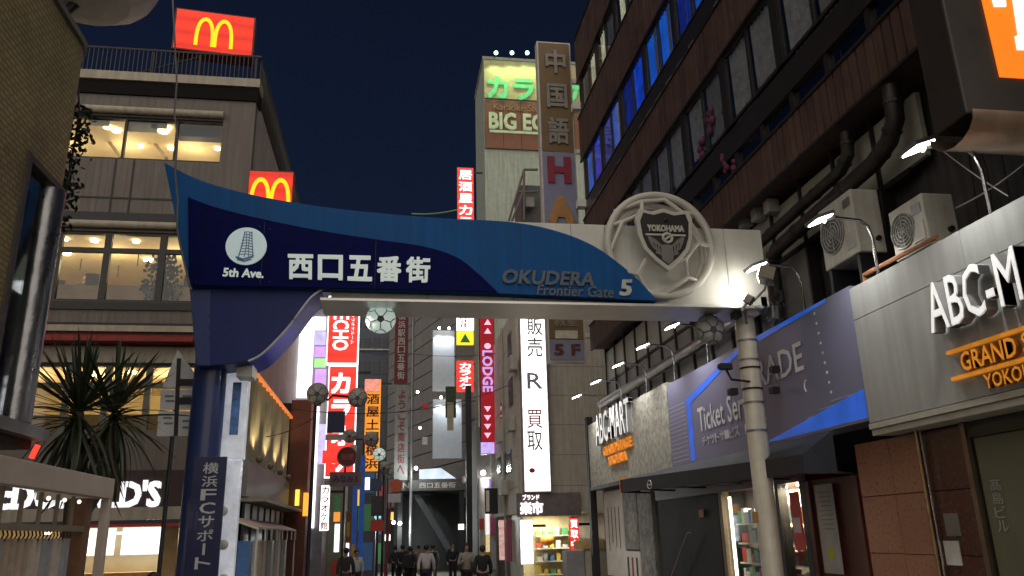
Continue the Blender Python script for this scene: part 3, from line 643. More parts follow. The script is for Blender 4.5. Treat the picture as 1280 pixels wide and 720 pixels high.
MB().box(LX - .5, LX - .45, yw - .3, LY - .1, 3.06, 5.9).build('inner_wall', mat('inner_grey', (.6, .6, .52), .7, var=.4, scale=1.2), wn)
MB().ball((LX - .4, yw + .45, 5.25), .5, 20, 12, (.3, .8, 1.0)).build('round_ornament', mat('terracotta', (.24, .08, .025), .6), wn, smooth=True)
MB().cyl((LX - .1, LC - .22, 3.1), (LX - .1, LC - .22, 5.85), .19, n=24).build('steel_column', mat('crinkled_steel', (.3, .3, .31), .3, metal=1, bump=.8, bscale=9), tb, smooth=True)
MB().box(LX - .5, LX + .1, yw - .2, LY + .02, 2.95, 3.08).build('sill', grey_m, tb)
# white ribbed dome on its roof
dm = thing('rooftop_dome', 'white ribbed round lantern shell overhanging the tile building roof', 'rooftop dome', (-3.9, 9.0, 8.2))
c = on_y(104, -26, 9.4); b = MB(); prof = [(.02, -.42), (.3, -.38), (.58, -.29), (.82, -.12), (.92, .1), (.8, .35), (.4, .6), (.02, .7)]
nn = 28; b.add([c + V3((r * math.cos(2 * math.pi * j / nn) * (1.015 if j % 2 else 1), r * math.sin(2 * math.pi * j / nn) * (1.015 if j % 2 else 1), z)) for r, z in prof for j in range(nn)],
      [(i * nn + j, i * nn + (j + 1) % nn, (i + 1) * nn + (j + 1) % nn, (i + 1) * nn + j) for i in range(len(prof) - 1) for j in range(nn)])
b.build('shell', mat('shell_white', (.6, .56, .5), .5), dm)
MB().cyl((-4.3, 9.3, 7.98), c + V3((0, 0, -.3)), .06, n=10).build('stem', dark_m, dm)
# hanging foliage on the far corner
leafm = mat('dark_leaf', (.012, .02, .009), .5)
hp = thing('hanging_plant', 'dark trailing plant hanging down the far corner of the tile building', 'plant', (-4.0, 9.95, 5.9))
f = MB()
for k in range(330):
    t = random.random(); p = V3((-4.1 + random.gauss(.02, .075), 10.06 + random.uniform(-.1, .15), 7.35 - 1.75 * t)); p.x -= .12 * t
    d = V3((random.uniform(-1, 1), random.uniform(-1, 1), random.uniform(-1.2, .3))).normalized() * random.uniform(.05, .12); s_ = d.cross(V3((.3, .9, .2))).normalized() * .028
    f.add([p, p + d * .5 + s_, p + d, p + d * .5 - s_], [(0, 1, 2, 3)])
f.build('foliage', leafm, hp, recalc=False, kind='stuff')
MB().tube([(-4.2, 9.95, 7.9), (-4.12, 10.08, 7.2), (-4.15, 10.08, 5.7)], .015, 5).build('stem', dark_m, hp)
# ================================================================== LEFT: BURGER RESTAURANT BUILDING
MY = 20.0; MX = -3.78
siding = mat('taupe_siding', (.135, .115, .1), .6, var=.2, scale=1.1, streak=.25)
cream_b = mat('cream_band', (.36, .32, .25), .6, var=.2, streak=.2)
bb = thing('restaurant_building', 'three-storey taupe restaurant block with lit windows behind the gate at left', 'building', (-8, 22, 0))
def R(x0, y0, x1, y1): return ry(x0, y0, x1, y1, MY)
up = R(90, 147, 277, 200); up = (-10.5, up[1], up[2], up[3])
mid = R(60, 290, 262, 377); mid = (-10.5, -4.6, mid[2], mid[3])
low = R(60, 455, 228, 541); low = (-10.5, -4.4, low[2], low[3])
grd = (-11, -4.3, .02, 2.3)
Z1 = R(322, 128, 322, 200)[3]
wl = wall_holes(MY, 'y', -14, MX, 0, Z1, .3, [up, mid, low, grd])
wl.build('wall', siding, bb)
MB().box(MX - .3, MX, MY + .305, 34, 0, Z1 + .2).build('side_wall', mat('pale_side', (.42, .37, .33), .7, streak=.3), bb)
MB().box(-14, MX - .31, MY + .31, 34, Z1 - .02, Z1 + .15).build('roof_slab', concrete, bb)
za = R(322, 112, 322, 128)
MB().box(-14, MX + .05, MY - .06, MY + .5, za[2] + .004, za[3]).build('roof_band', mat('dark_gutter', (.006, .005, .005), .7, spec=.1), bb)
zb = R(322, 101, 322, 111)
MB().box(-14, MX + .08, MY - .1, MY + .5, zb[2], zb[3]).build('parapet', cream_b, bb)
MB().box(MX - .3, MX + .1, MY + .505, 34, zb[2], zb[3]).build('parapet', concrete, bb)
# vertical siding ribs and panel joints
rb = MB(); x = -13.9
while x < MX - .05:
    segs = [(0.02, Z1)]; 
    for h in (up, mid, low, grd):
        if h[0] - .05 < x < h[1] + .05: segs = [s2 for s in segs for s2 in ((s[0], min(s[1], h[2] - .03)), (max(s[0], h[3] + .03), s[1])) if s2[1] - s2[0] > .03]
    for s in segs:
        if s[0] > 2.4: rb.box(x, x + .03, MY - .006, MY + .001, s[0], s[1])
    x += .16
rb.build('siding_rib', siding, bb, kind='stuff')
for z in (R(100, 246, 110, 246)[2], R(100, 404, 110, 404)[2]): MB().box(-14, MX, MY - .022, MY - .015, z - .02, z + .02).build('joint_strip', dark_m, bb)
for px in (163, 140): p = on_y(px, 240, MY); MB().box(p.x - .015, p.x + .015, MY - .03, MY - .016, mid[3] + .3, up[2] - .02).build('joint_strip', dark_m, bb)
warm_wall = mat('warm_interior', (.75, .62, .4), .7, var=.2, scale=.8)
def room(h, lamps, parent, en, depth=5, sill=None, col=(1, .78, .44)):
    x0, x1, z0, z1 = h; b = MB(); D = MY + .3
    b.quad((x0 - .2, D, z1 + .12), (x1 + .1, D, z1 + .12), (x1 + .1, D + depth, z1 + .12), (x0 - .2, D + depth, z1 + .12))
    b.quad((x0 - .2, D, z0 - .3), (x0 - .2, D + depth, z0 - .3), (x1 + .1, D + depth, z0 - .3), (x1 + .1, D, z0 - .3))
    b.quad((x0 - .2, D + depth, z0 - .3), (x0 - .2, D + depth, z1 + .12), (x1 + .1, D + depth, z1 + .12), (x1 + .1, D + depth, z0 - .3))
    b.quad((x1 + .1, D, z0 - .3), (x1 + .1, D + depth, z0 - .3), (x1 + .1, D + depth, z1 + .12), (x1 + .1, D, z1 + .12))
    b.quad((x0 - .2, D, z0 - .3), (x0 - .2, D + depth, z0 - .3), (x0 - .2, D + depth, z1 + .12), (x0 - .2, D, z1 + .12))
    r_ = b.build('interior_room', warm_wall, parent, recalc=False)
    for (px, py, s) in lamps:
        p = on_z(px, py, z1 + .06)
        if p.y < D + .2 or p.y > D + depth: p = on_y(px, py, D + 2); 
        MB().cyl(p, p + V3((0, 0, .05)), s * .6, n=12).build('ceiling_lamp', lamp_warm, r_)
    for fx in (.2, .5, .8):
        light('POINT', (x0 + (x1 - x0) * fx, D + 1.6, z1 - .35), en, col, r_, size=.25)
    return r_
r1 = room(up, ((134, 160, .16), (145, 164, .2), (171, 160, .14), (204, 165, .22), (210, 161, .14), (176, 184, .1), (214, 186, .16), (272, 187, .12)), bb, 34)
r2 = room(mid, ((81, 300, .14), (118, 302, .16), (170, 303, .14), (83, 318, .18), (185, 326, .2)), bb, 40)
r3 = room(low, ((146, 468, .16), (166, 467, .2), (120, 470, .15)), bb, 75)
r4 = room(grd, ((150, 668, .12), (60, 668, .12)), bb, 70, depth=6)
# beams of the stair ceiling, partitions
for (a_, b2) in (((122, 158), (152, 198)), ((178, 160), (208, 198))):
    p0 = on_y(*a_, MY + 2.5); p1 = on_y(*b2, MY + 1.2); MB().tube([p0, p1], .05, 6).build('stair_rail', mat('tan_trim', (.4, .28, .14), .6), r1)
MB().prism(qy(*ry(236, 170, 300, 206, MY + 4.2), MY + 4.2), (0, .1, 0)).build('wood_partition', mat('wood_brown', (.3, .15, .06), .6), r1)
MB().box(*ry(222, 150, 277, 171, MY + .5)[:2], MY + .5, MY + .8, *ry(222, 150, 277, 171, MY + .5)[2:]).build('ceiling_unit', black_p, r1)
for px in (120, 195): MB().box(*ry(px, 341, px + 14, 362, MY + 3)[:2], MY + 3, MY + 3.1, mid[2] - .2, ry(px, 341, px + 14, 362, MY + 3)[3]).build('screen', mat('grey_screen', (.3, .3, .3), .5), r2)
MB().box(mid[0], mid[1], MY + .5, MY + 1.1, mid[2] - .2, mid[2] + .55).build('counter', mat('counter_wood', (.35, .2, .08), .5), r2)
MB().box(low[0], low[1], MY + .5, MY + 1.1, low[2] - .2, low[2] + .5).build('counter', _m['counter_wood'], r3)
def glazing(h, xs, transom=None, m=frame_d, t=.07, parent=bb):
    x0, x1, z0, z1 = h; b = MB()
    for x in xs: b.box(x - t / 2, x + t / 2, MY + .05, MY + .16, z0, z1)
    b.box(x0, x1, MY + .055, MY + .155, z0 + .002, z0 + .06); b.box(x0, x1, MY + .055, MY + .155, z1 - .06, z1 - .002)
    if transom: b.box(x0, x1, MY + .052, MY + .158, transom - .06, transom + .06)
    w = b.build('window', m, parent); e = sorted([x0] + list(xs) + [x1])
    for a_, c_ in zip(e[:-1], e[1:]):
        if c_ - a_ > .2: MB().box(a_ + t / 2, c_ - t / 2, MY + .1, MY + .108, z0 + .06, z1 - .06).build('pane', pane, w)
    return w
ux = lambda px, py: on_y(px, py, MY).x
glazing(up, [ux(154, 175), ux(219, 175), -8.4, -9.4], t=.06)
glazing(mid, [ux(130, 335), ux(200, 335), ux(68, 335), -9.4], R(0, 303, 0, 312)[2] + .08, t=.16)
glazing(low, [ux(130, 500), ux(182, 500), ux(80, 500), -9.4], R(0, 478, 0, 486)[2] + .1, t=.14, m=mat('grey_green_frame', (.1, .1, .08), .5))
for (h, dz) in ((up, .14), (mid, .16)): MB().tube([(h[0], MY - .08, h[3] + dz), (h[1] + .02, MY - .08, h[3] + dz)], .1, 10).build('lintel_tube', cream_b, bb, smooth=True)
MB().box(mid[0], MX, MY - .05, MY - .004, mid[2] - .22, mid[2] - .02).build('sill_band', dark_m, bb)
MB().box(mid[0], MX, MY - .05, MY - .004, mid[3] + .28, mid[3] + .5).build('head_band', dark_m, bb)
# red awning band + cream bands above the lower windows
zr = R(60, 417, 60, 431)
b = MB(); b.prism([(-11, MY - .02, zr[3]), (-11, MY - .5, zr[2] + .06), (-11, MY - .5, zr[2]), (-11, MY - .02, zr[2])], (6.3, 0, 0)); b.build('red_awning', mat('red_canvas', (.2, .01, .008), .6, var=.4), bb)
MB().box(-11, MX, MY - .12, MY - .025, zr[3] + .05, zr[3] + .2).build('cream_rail', cream_b, bb)
zc = R(60, 432, 60, 455); MB().box(-11, MX, MY - .1, MY - .025, zc[2] + .03, zc[3] - .03).build('cream_band', cream_b, bb)
for k, (px, w) in enumerate(((112, .5), (160, .75), (190, .4))): p = on_y(px, 150, MY + .2); MB().box(p.x, p.x + w, MY + .2, MY + .22, up[3] - .2 - .12 * (k % 2), up[3] - .02).build('roller_blind', mat('blind_tan', (.5, .4, .25), .7), r1)
for k in range(6):
    x = up[0] + 1.2 + k * .95; MB().box(x, x + .5, MY + .6 + .3 * (k % 3), MY + 1.1 + .3 * (k % 3), up[2] - .2, up[2] + .12 + .1 * (k % 2)).build('seat_back', mat('seat_dark', (.06, .04, .03), .6), r1)
for k in range(7):
    x = mid[0] + .9 + k * .82; MB().box(x, x + .34, MY + 1.3, MY + 1.38, mid[2] + .1, mid[2] + .72 + .2 * (k % 3)).build('seat_back', _m['seat_dark'], r2); MB().tube([(x + .2, MY + 2 + .5 * (k % 3), mid[3] + .1), (x + .2, MY + 2 + .5 * (k % 3), mid[3] - .25)], .015, 5).build('pendant_rod', black_p, r2)
for k, x in enumerate((-8.8, -7.2, -6.1)): MB().box(x, x + .7, MY + 4.9, MY + 4.95, mid[2] + .6, mid[3] - .2).build('wall_poster', [prods[1], prods[4], prods[0]][k], r2)
# ground-floor fascia and its white letters
zf = R(0, 590, 235, 640)
fa = thing('restaurant_sign', 'dark brown fascia with large white lit lettering low behind the palm', 'shop sign', (-8, MY, zf[2]))
MB().box(-12, -3.95, MY - .35, MY - .03, zf[2] + .08, zf[3]).build('board', mat('dark_brown_board', (.028, .012, .012), .5), fa)
MB().box(-12, -3.95, MY - .4, MY - .03, zf[2] - .2, zf[2] + .075).build('lower_trim', cream_b, fa)
a = on_y(-28, 597, MY - .35); b_ = on_y(200, 634, MY - .35)
words("McDONALD'S", qy(a.x, b_.x, b_.z, b_.z + .6, MY - .355), glow('white_lit_letter', (1, 1, 1), 1.0, var=.1), fa, depth=.05, bold=.035)
MB().box(-12, -4.0, MY - 1.1, MY - .4, zf[2] - .34, zf[2] - .22).build('canopy', mat('navy_canopy', (.02, .025, .06), .6), fa)
MB().box(-12, -4.0, MY - 1.12, MY - 1.101, zf[2] - .36, zf[2] - .3).build('red_edge', mat('red_edge', (.4, .02, .02), .5), fa)
# ground-floor contents
co = MB().box(-9.5, -5.0, MY + 1.3, MY + 1.9, 0, 1.15).build('service_counter', mat('counter_tan', (.5, .33, .17), .5), bb)
for k in range(3): MB().box(-9 + k * 1.4, -7.8 + k * 1.4, MY + 5.6, MY + 5.68, 1.5, 2.25).build('menu_board', glow('menu_glow%d' % (k % 2), (1, .95, .85) if k % 2 == 0 else (.9, .98, 1), 1.6, var=.5, scale=5), bb)
MB().box(-5.1, -4.75, MY + .1, MY + .5, 0, 2.28).build('wood_post', mat('light_wood', (.5, .33, .16), .5), bb)
for k in range(3): MB().box(-4.6 + k * .22, -4.45 + k * .22, MY - .2, MY - .05, 0, 2.2).build('folded_door', mat('bronze_leaf', (.14, .11, .07), .4, metal=.3), bb)
# roof railing
rl = thing('roof_railing', 'dark barred railing along the restaurant roof under the upper red sign', 'railing', (-8, MY + .2, zb[3]))
zt2 = R(322, 66, 322, 66)[3]
b = MB(); b.tube([(-14, MY + .2, zt2), (MX, MY + .2, zt2), (MX, 33, zt2)], .035, 6); b.tube([(-14, MY + .2, zb[3] + .15), (MX, MY + .2, zb[3] + .15), (MX, 33, zb[3] + .15)], .03, 6); b.build('rail', black_p, rl)
b = MB(); x = -14
while x < MX: b.box(x - .012, x + .012, MY + .188, MY + .212, zb[3], zt2); x += .115
y = MY + .3
while y < 33: b.box(MX - .012, MX + .012, y - .012, y + .012, zb[3], zt2); y += .115
b.build('bar', black_p, rl, kind='stuff')
for x in (-3.9, -5.4, -6.6, -8.5, -10): MB().tube([(x, MY + .25, zb[3]), (x, MY + .25, zt2 + .05)], .05, 8).build('post', black_p, rl)
MB().tube([(-7.0, MY + .3, zb[3] + .2), (-5.3, MY + .3, zt2)], .03, 6).build('brace', black_p, rl)
# red arch signs
red_face = glow('red_lit_face', (1., .03, .008), .85, var=.2, scale=2.4, bands=.22)
yel = glow('yellow_lit', (1., .56, .0), 1.35, var=.06)
def arch_sign(q, d, label, name='arch_light_sign'):
    TL, TR, BR, BL = q; n = (BL - TL).cross(TR - TL).normalized(); base = (BL + BR) / 2
    t = thing(name, label, 'light box', base - n * d / 2, 'red light boxes with yellow arches')
    MB().prism([p - n * .012 for p in q], -n * d).build('casing', mat('dark_red_casing', (.12, .012, .008), .5), t)
    e = lambda u, v: TL.lerp(TR, u).lerp(BL.lerp(BR, u), v)
    MB().prism([e(.02, .03), e(.98, .03), e(.98, .97), e(.02, .97)], -n * .01).build('face', red_face, t)
    # double arch: two tall parabola-like legs meeting in the middle
    asp = (TR - TL).length / (BL - TL).length; hw = .30 / asp * 1.02
    def arc(cx, w, top, bot, k=22): return [(cx + w * math.cos(math.pi * (1 - i / k)), bot + (top - bot) * (abs(math.sin(math.pi * i / k)) ** .62)) for i in range(k + 1)]
    for s in (-1, 1):
        cx = .5 + s * hw / 1.62
        outer = arc(cx, hw * .66, .16, .86 if s else .86); inner = arc(cx, hw * .42, .25, .86)
        MB().prism([e(u, v) + n * .012 for u, v in outer + inner[::-1]], -n * .011).build('arch', yel, t)
    return t
TLp = on_y(220, 9, MY + .3); BLp = on_y(216, 60, MY + .3)
Y2 = (MY + .3) * (TLp.z - EYE) / (on_y(320, 22, MY + .3).z - EYE)
TRp = on_y(320, 22, Y2); TRp.z = TLp.z; BLp.x = TLp.x; BRp = V3((TRp.x, TRp.y, BLp.z))
arch_sign([TLp, TRp, BRp, BLp], .5, 'large red lit box sign with yellow arches on the restaurant roof')
s2 = ry(309, 213, 366, 272, 19.55); arch_sign(qy(*s2, 19.55), .3, 'smaller red lit sign with yellow arches peeking over the gate')
MB().box(s2[0] + .1, s2[0] + .2, 19.84, 20.02, s2[3] - .3, s2[3] - .22).build('sign_bracket', black_p, None, label='black wall bracket holding the smaller red sign', cat='bracket')
# ================================================================== THE GATE
GY = 11.5
gate = thing('street_gate', 'blue and white arch gate spanning the street with sail-shaped sign panel', 'gate', (1.4, GY + .4, 0))
sky_b = mat('gate_blue', (.003, .085, .29), .6, var=.15, scale=1.2, streak=.2, spec=.2)
navy = mat('gate_navy', (.0006, .003, .08), .6, var=.2, scale=1.5, spec=.08, streak=.3)
slate = mat('gate_slate_blue', (.018, .03, .15), .5, var=.12, streak=.1, spec=.25)
gblue = mat('gate_soffit_blue', (.01, .018, .62), .35, metal=.15)
box_w = mat('gate_white', (.62, .615, .56), .42, var=.1, streak=.1)
G = lambda pts, Y: [on_y(x, y, Y) for x, y in pts]
def smooth_px(pts, n=6):
    out = []
    for i in range(len(pts) - 1):
        p0 = pts[max(i - 1, 0)]; p1 = pts[i]; p2 = pts[i + 1]; p3 = pts[min(i + 2, len(pts) - 1)]
        for k in range(n):
            t = k / n; out.append(tuple(.5 * (2 * p1[j] + (p2[j] - p0[j]) * t + (2 * p0[j] - 5 * p1[j] + 4 * p2[j] - p3[j]) * t * t + (3 * p1[j] - p0[j] - 3 * p2[j] + p3[j]) * t ** 3) for j in (0, 1)))
    return out + [pts[-1]]
top = smooth_px([(205, 203), (250, 225), (310, 242), (380, 255), (460, 265), (560, 273), (635, 277), (690, 287), (740, 306), (780, 334), (805, 357), (822, 376)])
MB().prism(G(top + [(620, 366.5), (400, 360.5), (237, 357)], GY - .2), (0, .19, 0)).build('sail_panel', sky_b, gate, bevel=.006, label='light blue sail-shaped panel')
nv = smooth_px([(235, 246), (270, 259), (330, 274), (400, 288), (470, 299), (530, 308), (570, 321), (598, 342), (622, 365)])
MB().prism(G(nv + [(400, 359.5), (236, 356.5)], GY - .235), (0, .034, 0)).build('name_panel', navy, gate, bevel=.004, label='navy panel with the street name')
# white box beam made of panels
zt_, zb_ = 6.47, 5.16
xs_ = [-.9, .5, 1.81, 2.75, 3.3, 5.28, 5.93]
for a_, b2 in zip(xs_[:-1], xs_[1:]): MB().box(a_ + .003, b2 - .003, GY, GY + .72, zb_, zt_).build('beam_panel', box_w, gate, bevel=.006)
MB().box(-.89, 5.9, GY + .02, GY + .7, zb_ + .02, zt_ - .02).build('beam_core', dark_m, gate)
MB().box(-1.05, 5.75, GY - .13, GY + .74, zb_ - .05, zb_ - .004).build('soffit', mat('soffit_grey', (.7, .69, .66), .38, metal=.75, var=.12), gate, bevel=.006)
for k in range(7):
    x = .4 + k * .75; MB().cyl((x, GY + .1, zb_ - .056), (x, GY + .1, zb_ - .048), .018, n=8).build('bolt', grey_m, gate)
# left bracket with curved soffit
cv = smooth_px([(402, 361.5), (389, 371), (376, 387), (362, 406), (345, 425), (326, 443), (310, 451)])
br_ = [(237, 361), (402, 361.5)][:1] + cv + [(290, 454), (250, 458), (245, 456)]
MB().prism(G(br_, GY - .1), (0, .84, 0)).build('bracket', slate, gate, bevel=.006, label='slate blue bracket under the sail panel')
c3 = G(cv, GY - .115)
MB().strip(c3, [p + V3((0, .87, 0)) for p in c3]).build('bracket_soffit', gblue, gate, recalc=False, smooth=True)
o = gate.children[-1]
o.location.z -= .012; o.location.x += .006
MB().tube([p + V3((.004, -.005, -.006)) for p in c3], .017, 8).build('edge_trim', mat('trim_silver', (.6, .62, .68), .3, metal=.5), gate, smooth=True)
MB().prism(G([(237, 361), (263, 361), (262, 457), (246, 456)], GY - .106), (0, .004, 0)).build('bracket_facet', mat('gate_facet', (.022, .04, .18), .3, coat=.3), gate)
bx0 = on_y(298, 455, GY + .3); MB().box(bx0.x, bx0.x + .22, GY + .2, GY + .6, bx0.z - .2, bx0.z + .04).build('pole_cap', white_p, gate)
pl = on_y(263, 470, GY + .35)
MB().cyl((pl.x, GY + .35, 0), (pl.x, GY + .35, pl.z + .25), .225, n=28).build('post', mat('post_blue', (.022, .04, .15), .4, var=.15, streak=.15, coat=.2), gate, smooth=True, label='blue left post')
MB().cyl((pl.x, GY + .35, 0), (pl.x, GY + .35, .25), .3, n=28).build('post_base', slate, gate)
prp = on_y(944, 520, GY + .3)
MB().cyl((prp.x, GY + .3, 0), (prp.x, GY + .3, zb_ - .02), .155, n=28).build('post', mat('post_white', (.74, .69, .58), .4, var=.15, streak=.25), gate, smooth=True, label='cream right post')
MB().cyl((prp.x, GY + .3, 0), (prp.x, GY + .3, .2), .24, n=28).build('post_base', grey_m, gate)
for py in (428, 452, 462, 488, 505, 540):
    z = on_y(936, py, GY + .3).z; MB().cyl((prp.x, GY + .3, z), (prp.x, GY + .3, z + .03), .164, n=24).build('post_band', dark_m if py in (462, 488) else grey_m, gate)
for px, m_, yt, yb in ((331, sky_b, 248, 274), (513, sky_b, 271, 305), (650, sky_b, 281, 366), (331, navy, 277, 356), (470, navy, 301, 359)):
    a_ = on_y(px, yt, GY - (.2 if m_ is sky_b else .235)); b2 = on_y(px, yb, GY - (.2 if m_ is sky_b else .235)); MB().box(a_.x - .004, a_.x + .004, a_.y - .0015, a_.y, b2.z, a_.z).build('panel_seam', mat('seam_dark', (.004, .012, .05), .6), gate)
for px, py in ((245, 352), (325, 352), (337, 352), (464, 355), (476, 355), (600, 359), (325, 283), (337, 286)):
    a_ = on_y(px, py, GY - .235); MB().cyl(a_, a_ + V3((0, -.004, 0)), .009, n=8).build('rivet', mat('rivet', (.03, .04, .12), .4, metal=.5), gate)
# lettering on the gate
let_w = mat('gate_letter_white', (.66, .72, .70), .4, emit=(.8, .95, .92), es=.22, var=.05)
let_g = mat('gate_letter_grey', (.085, .11, .15), .5, metal=.2, var=.1)
letters('西口五番街', [on_y(x, y, GY - .235) for x, y in ((357, 318), (541, 322), (540, 354), (357, 349))], let_w, gate, fill=.84, depth=.025, bold=.028)
words('5th Ave.', [on_y(x, y, GY - .235) for x, y in ((279, 335), (330, 337), (330, 348), (279, 346))], let_w, gate, depth=.015, bold=.025, shear=.03)
words('OKUDERA', [on_y(x, y, GY - .2) for x, y in ((628, 337), (743, 341), (743, 359), (627, 355))], let_g, gate, depth=.03, bold=.03, shear=.02)
words('Frontier Gate', [on_y(x, y, GY - .2) for x, y in ((672, 356), (767, 359), (767, 373), (671, 369))], let_g, gate, depth=.02, bold=.02, shear=.01)
text('5', [on_y(x, y, GY - .2) for x, y in ((775, 350), (790, 350), (789, 371), (774, 370))], mat('numeral', (.5, .52, .52), .4), gate, depth=.03, bold=.03, shear=.1)
# round badge with a tower drawn in fine lines
dc = on_y(308, 308, GY - .235); dr = .285
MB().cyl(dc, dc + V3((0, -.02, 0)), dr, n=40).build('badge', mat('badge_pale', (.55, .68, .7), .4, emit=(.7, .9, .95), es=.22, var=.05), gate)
bl_line = mat('badge_line', (.16, .28, .5), .5); b = MB(); Yb = dc.y - .024
P = lambda u, v: V3((dc.x + u * dr, Yb, dc.z + v * dr))
for k in range(9):
    v = .72 - k * .15; w = .17 + .026 * k; b.tube([P(-w + .06 + .03 * math.sin(2 * t + k), v + .05 * t - .03) for t in (0, 1)] + [P(.06, v + .05), P(w + .04, v - .02)], .006, 5)
for s in (-1, 1): b.tube([P(s * .17 + .06, .78), P(s * .24 + .05, .1), P(s * .36 + .02, -.62)], .008, 5)
b.tube([P(-.02, .7), P(.02, 0), P(-.05, -.6)], .006, 5); b.tube([P(.13, .75), P(.12, 0), P(.16, -.6)], .006, 5)
b.tube([P(-.45, -.6), P(-.1, -.72), P(.35, -.56)], .014, 6); b.tube([P(-.38, -.72), P(-.05, -.82), P(.3, -.7)], .012, 6)
b.build('tower_drawing', bl_line, gate)
# football emblem: ring cage and shield
em = MB(); ec = on_y(825, 306, GY - .12); ER = .845; ring = mat('emblem_cream', (.52, .505, .45), .42, var=.1)
EP = lambda u, v, d=0: V3((ec.x + u * ER, ec.y + d, ec.z - v * ER))
cr = lambda x, y: ((x - 340) / 292., (y - 338) / 292.)
em.tube([EP(math.cos(a), math.sin(a)) for a in [i * 2 * math.pi / 48 for i in range(48)]], .062, 10, close=True)
em.build('emblem_ring', ring, gate, smooth=True)
em = MB(); em.tube([EP(.9 * math.cos(a) - .03, .9 * math.sin(a) + .08, .1) for a in [i * 2 * math.pi / 48 for i in range(48)]], .05, 8, close=True)
for k in range(6):
    a = k * math.pi / 3 + .3; em.tube([EP(math.cos(a), math.sin(a)), EP(.9 * math.cos(a) - .03, .9 * math.sin(a) + .08, .1)], .035, 8)
em.build('emblem_rear_ring', ring, gate, smooth=True)
for pts in (((95, 150), (250, 95), (380, 78), (475, 155), (480, 225)), ((250, 95), (240, 180)), ((475, 155), (575, 150)), ((60, 235), (130, 222), (220, 180)), ((130, 222), (95, 300), (60, 380)), ((480, 225), (548, 330), (625, 340)), ((548, 330), (460, 432), (470, 530), (545, 545)), ((460, 432), (420, 440)), ((470, 530), (370, 600), (330, 632)), ((240, 440), (195, 520)), ((195, 520), (120, 500), (80, 460)), ((195, 520), (240, 600), (260, 620))):
    e = MB(); pp = []
    for x, y in pts:
        u, v = cr(x, y); r2_ = min(u * u + v * v, 1); pp.append(EP(u, v, -.16 * math.sqrt(1 - r2_) + .02))
    e.tube(pp, .036, 8); e.build('emblem_strut', ring, gate, smooth=True)
SH = [(-.40, -.47), (-.2, -.43), (0, -.49), (.2, -.43), (.42, -.47), (.47, -.3), (.44, .0), (.36, .22), (.2, .4), (0, .56), (-.2, .4), (-.36, .22), (-.44, 0), (-.47, -.3)]
shp = lambda s, d: [EP(u * s * 1.16, ((v + .02) * s - .02) * 1.16 - .03, d) for u, v in SH]
MB().prism(shp(1.0, -.28), (0, .1, 0)).build('shield', ring, gate, bevel=.01)
MB().prism(shp(.85, -.286), (0, .005, 0)).build('shield_field', mat('shield_dark', (.014, .009, .009), .5), gate)
MB().prism([EP(-.37, -.26, -.294), EP(.37, -.26, -.294), EP(.37, -.11, -.294), EP(-.37, -.11, -.294)], (0, .007, 0)).build('banner', mat('banner_dark', (.02, .016, .016), .5), gate)
text('YOKOHAMA', [EP(-.35, -.25, -.295), EP(.35, -.25, -.295), EP(.35, -.12, -.295), EP(-.35, -.12, -.295)], ring, gate, depth=.02, bold=.04)
MB().prism([EP(-.38, -.085, -.294), EP(.38, -.085, -.294), EP(.38, -.05, -.294), EP(-.38, -.05, -.294)], (0, .007, 0)).build('banner_rule', ring, gate)
b = MB(); b.tube([EP(.02 + .085 * math.cos(a), 0 + .085 * math.sin(a), -.31) for a in [i * math.pi / 10 for i in range(20)]], .022, 6, close=True); b.tube([EP(-.03, .04, -.31), EP(.02, 0, -.31), EP(.08, -.03, -.31)], .02, 6); b.build('emblem_ball', ring, gate, smooth=True)
wing = mat('wing_grey', (.2, .19, .185), .45)
for s in (-1, 1):
    MB().prism([EP(.0 + s * u, v, -.298) for u, v in ((.0, .12), (.1, .13), (.2, .03), (.3, -.03), (.35, -.02), (.31, .1), (.26, .2), (.2, .24), (.22, .3), (.12, .33), (.1, .42), (0, .5))], (0, .011, 0)).build('emblem_wing', wing, gate)
    for k in range(3): MB().prism([EP(s * (.11 + .06 * k), .16 - .03 * k, -.302), EP(s * (.135 + .06 * k), .15 - .03 * k, -.302), EP(s * (.12 + .05 * k), .33 - .06 * k, -.302)], (0, .003, 0)).build('feather_line', _m['shield_dark'], gate)
b = MB(); b.ball(EP(.02, -.36, -.29), .035, 10, 6); b.build('shield_stud', _m['banner_dark'], gate)
# downlight under the beam
p = V3((-.62, GY + .12, zb_ - .06)); MB().cyl(p, p + V3((0, 0, .04)), .07, n=16).build('downlight', lamp_w, gate)
light('SPOT', p - V3((0, 0, .03)), 60, (1, .97, .9), gate, aim=p - V3((.1, .1, 3)), size=.06, spot=150)
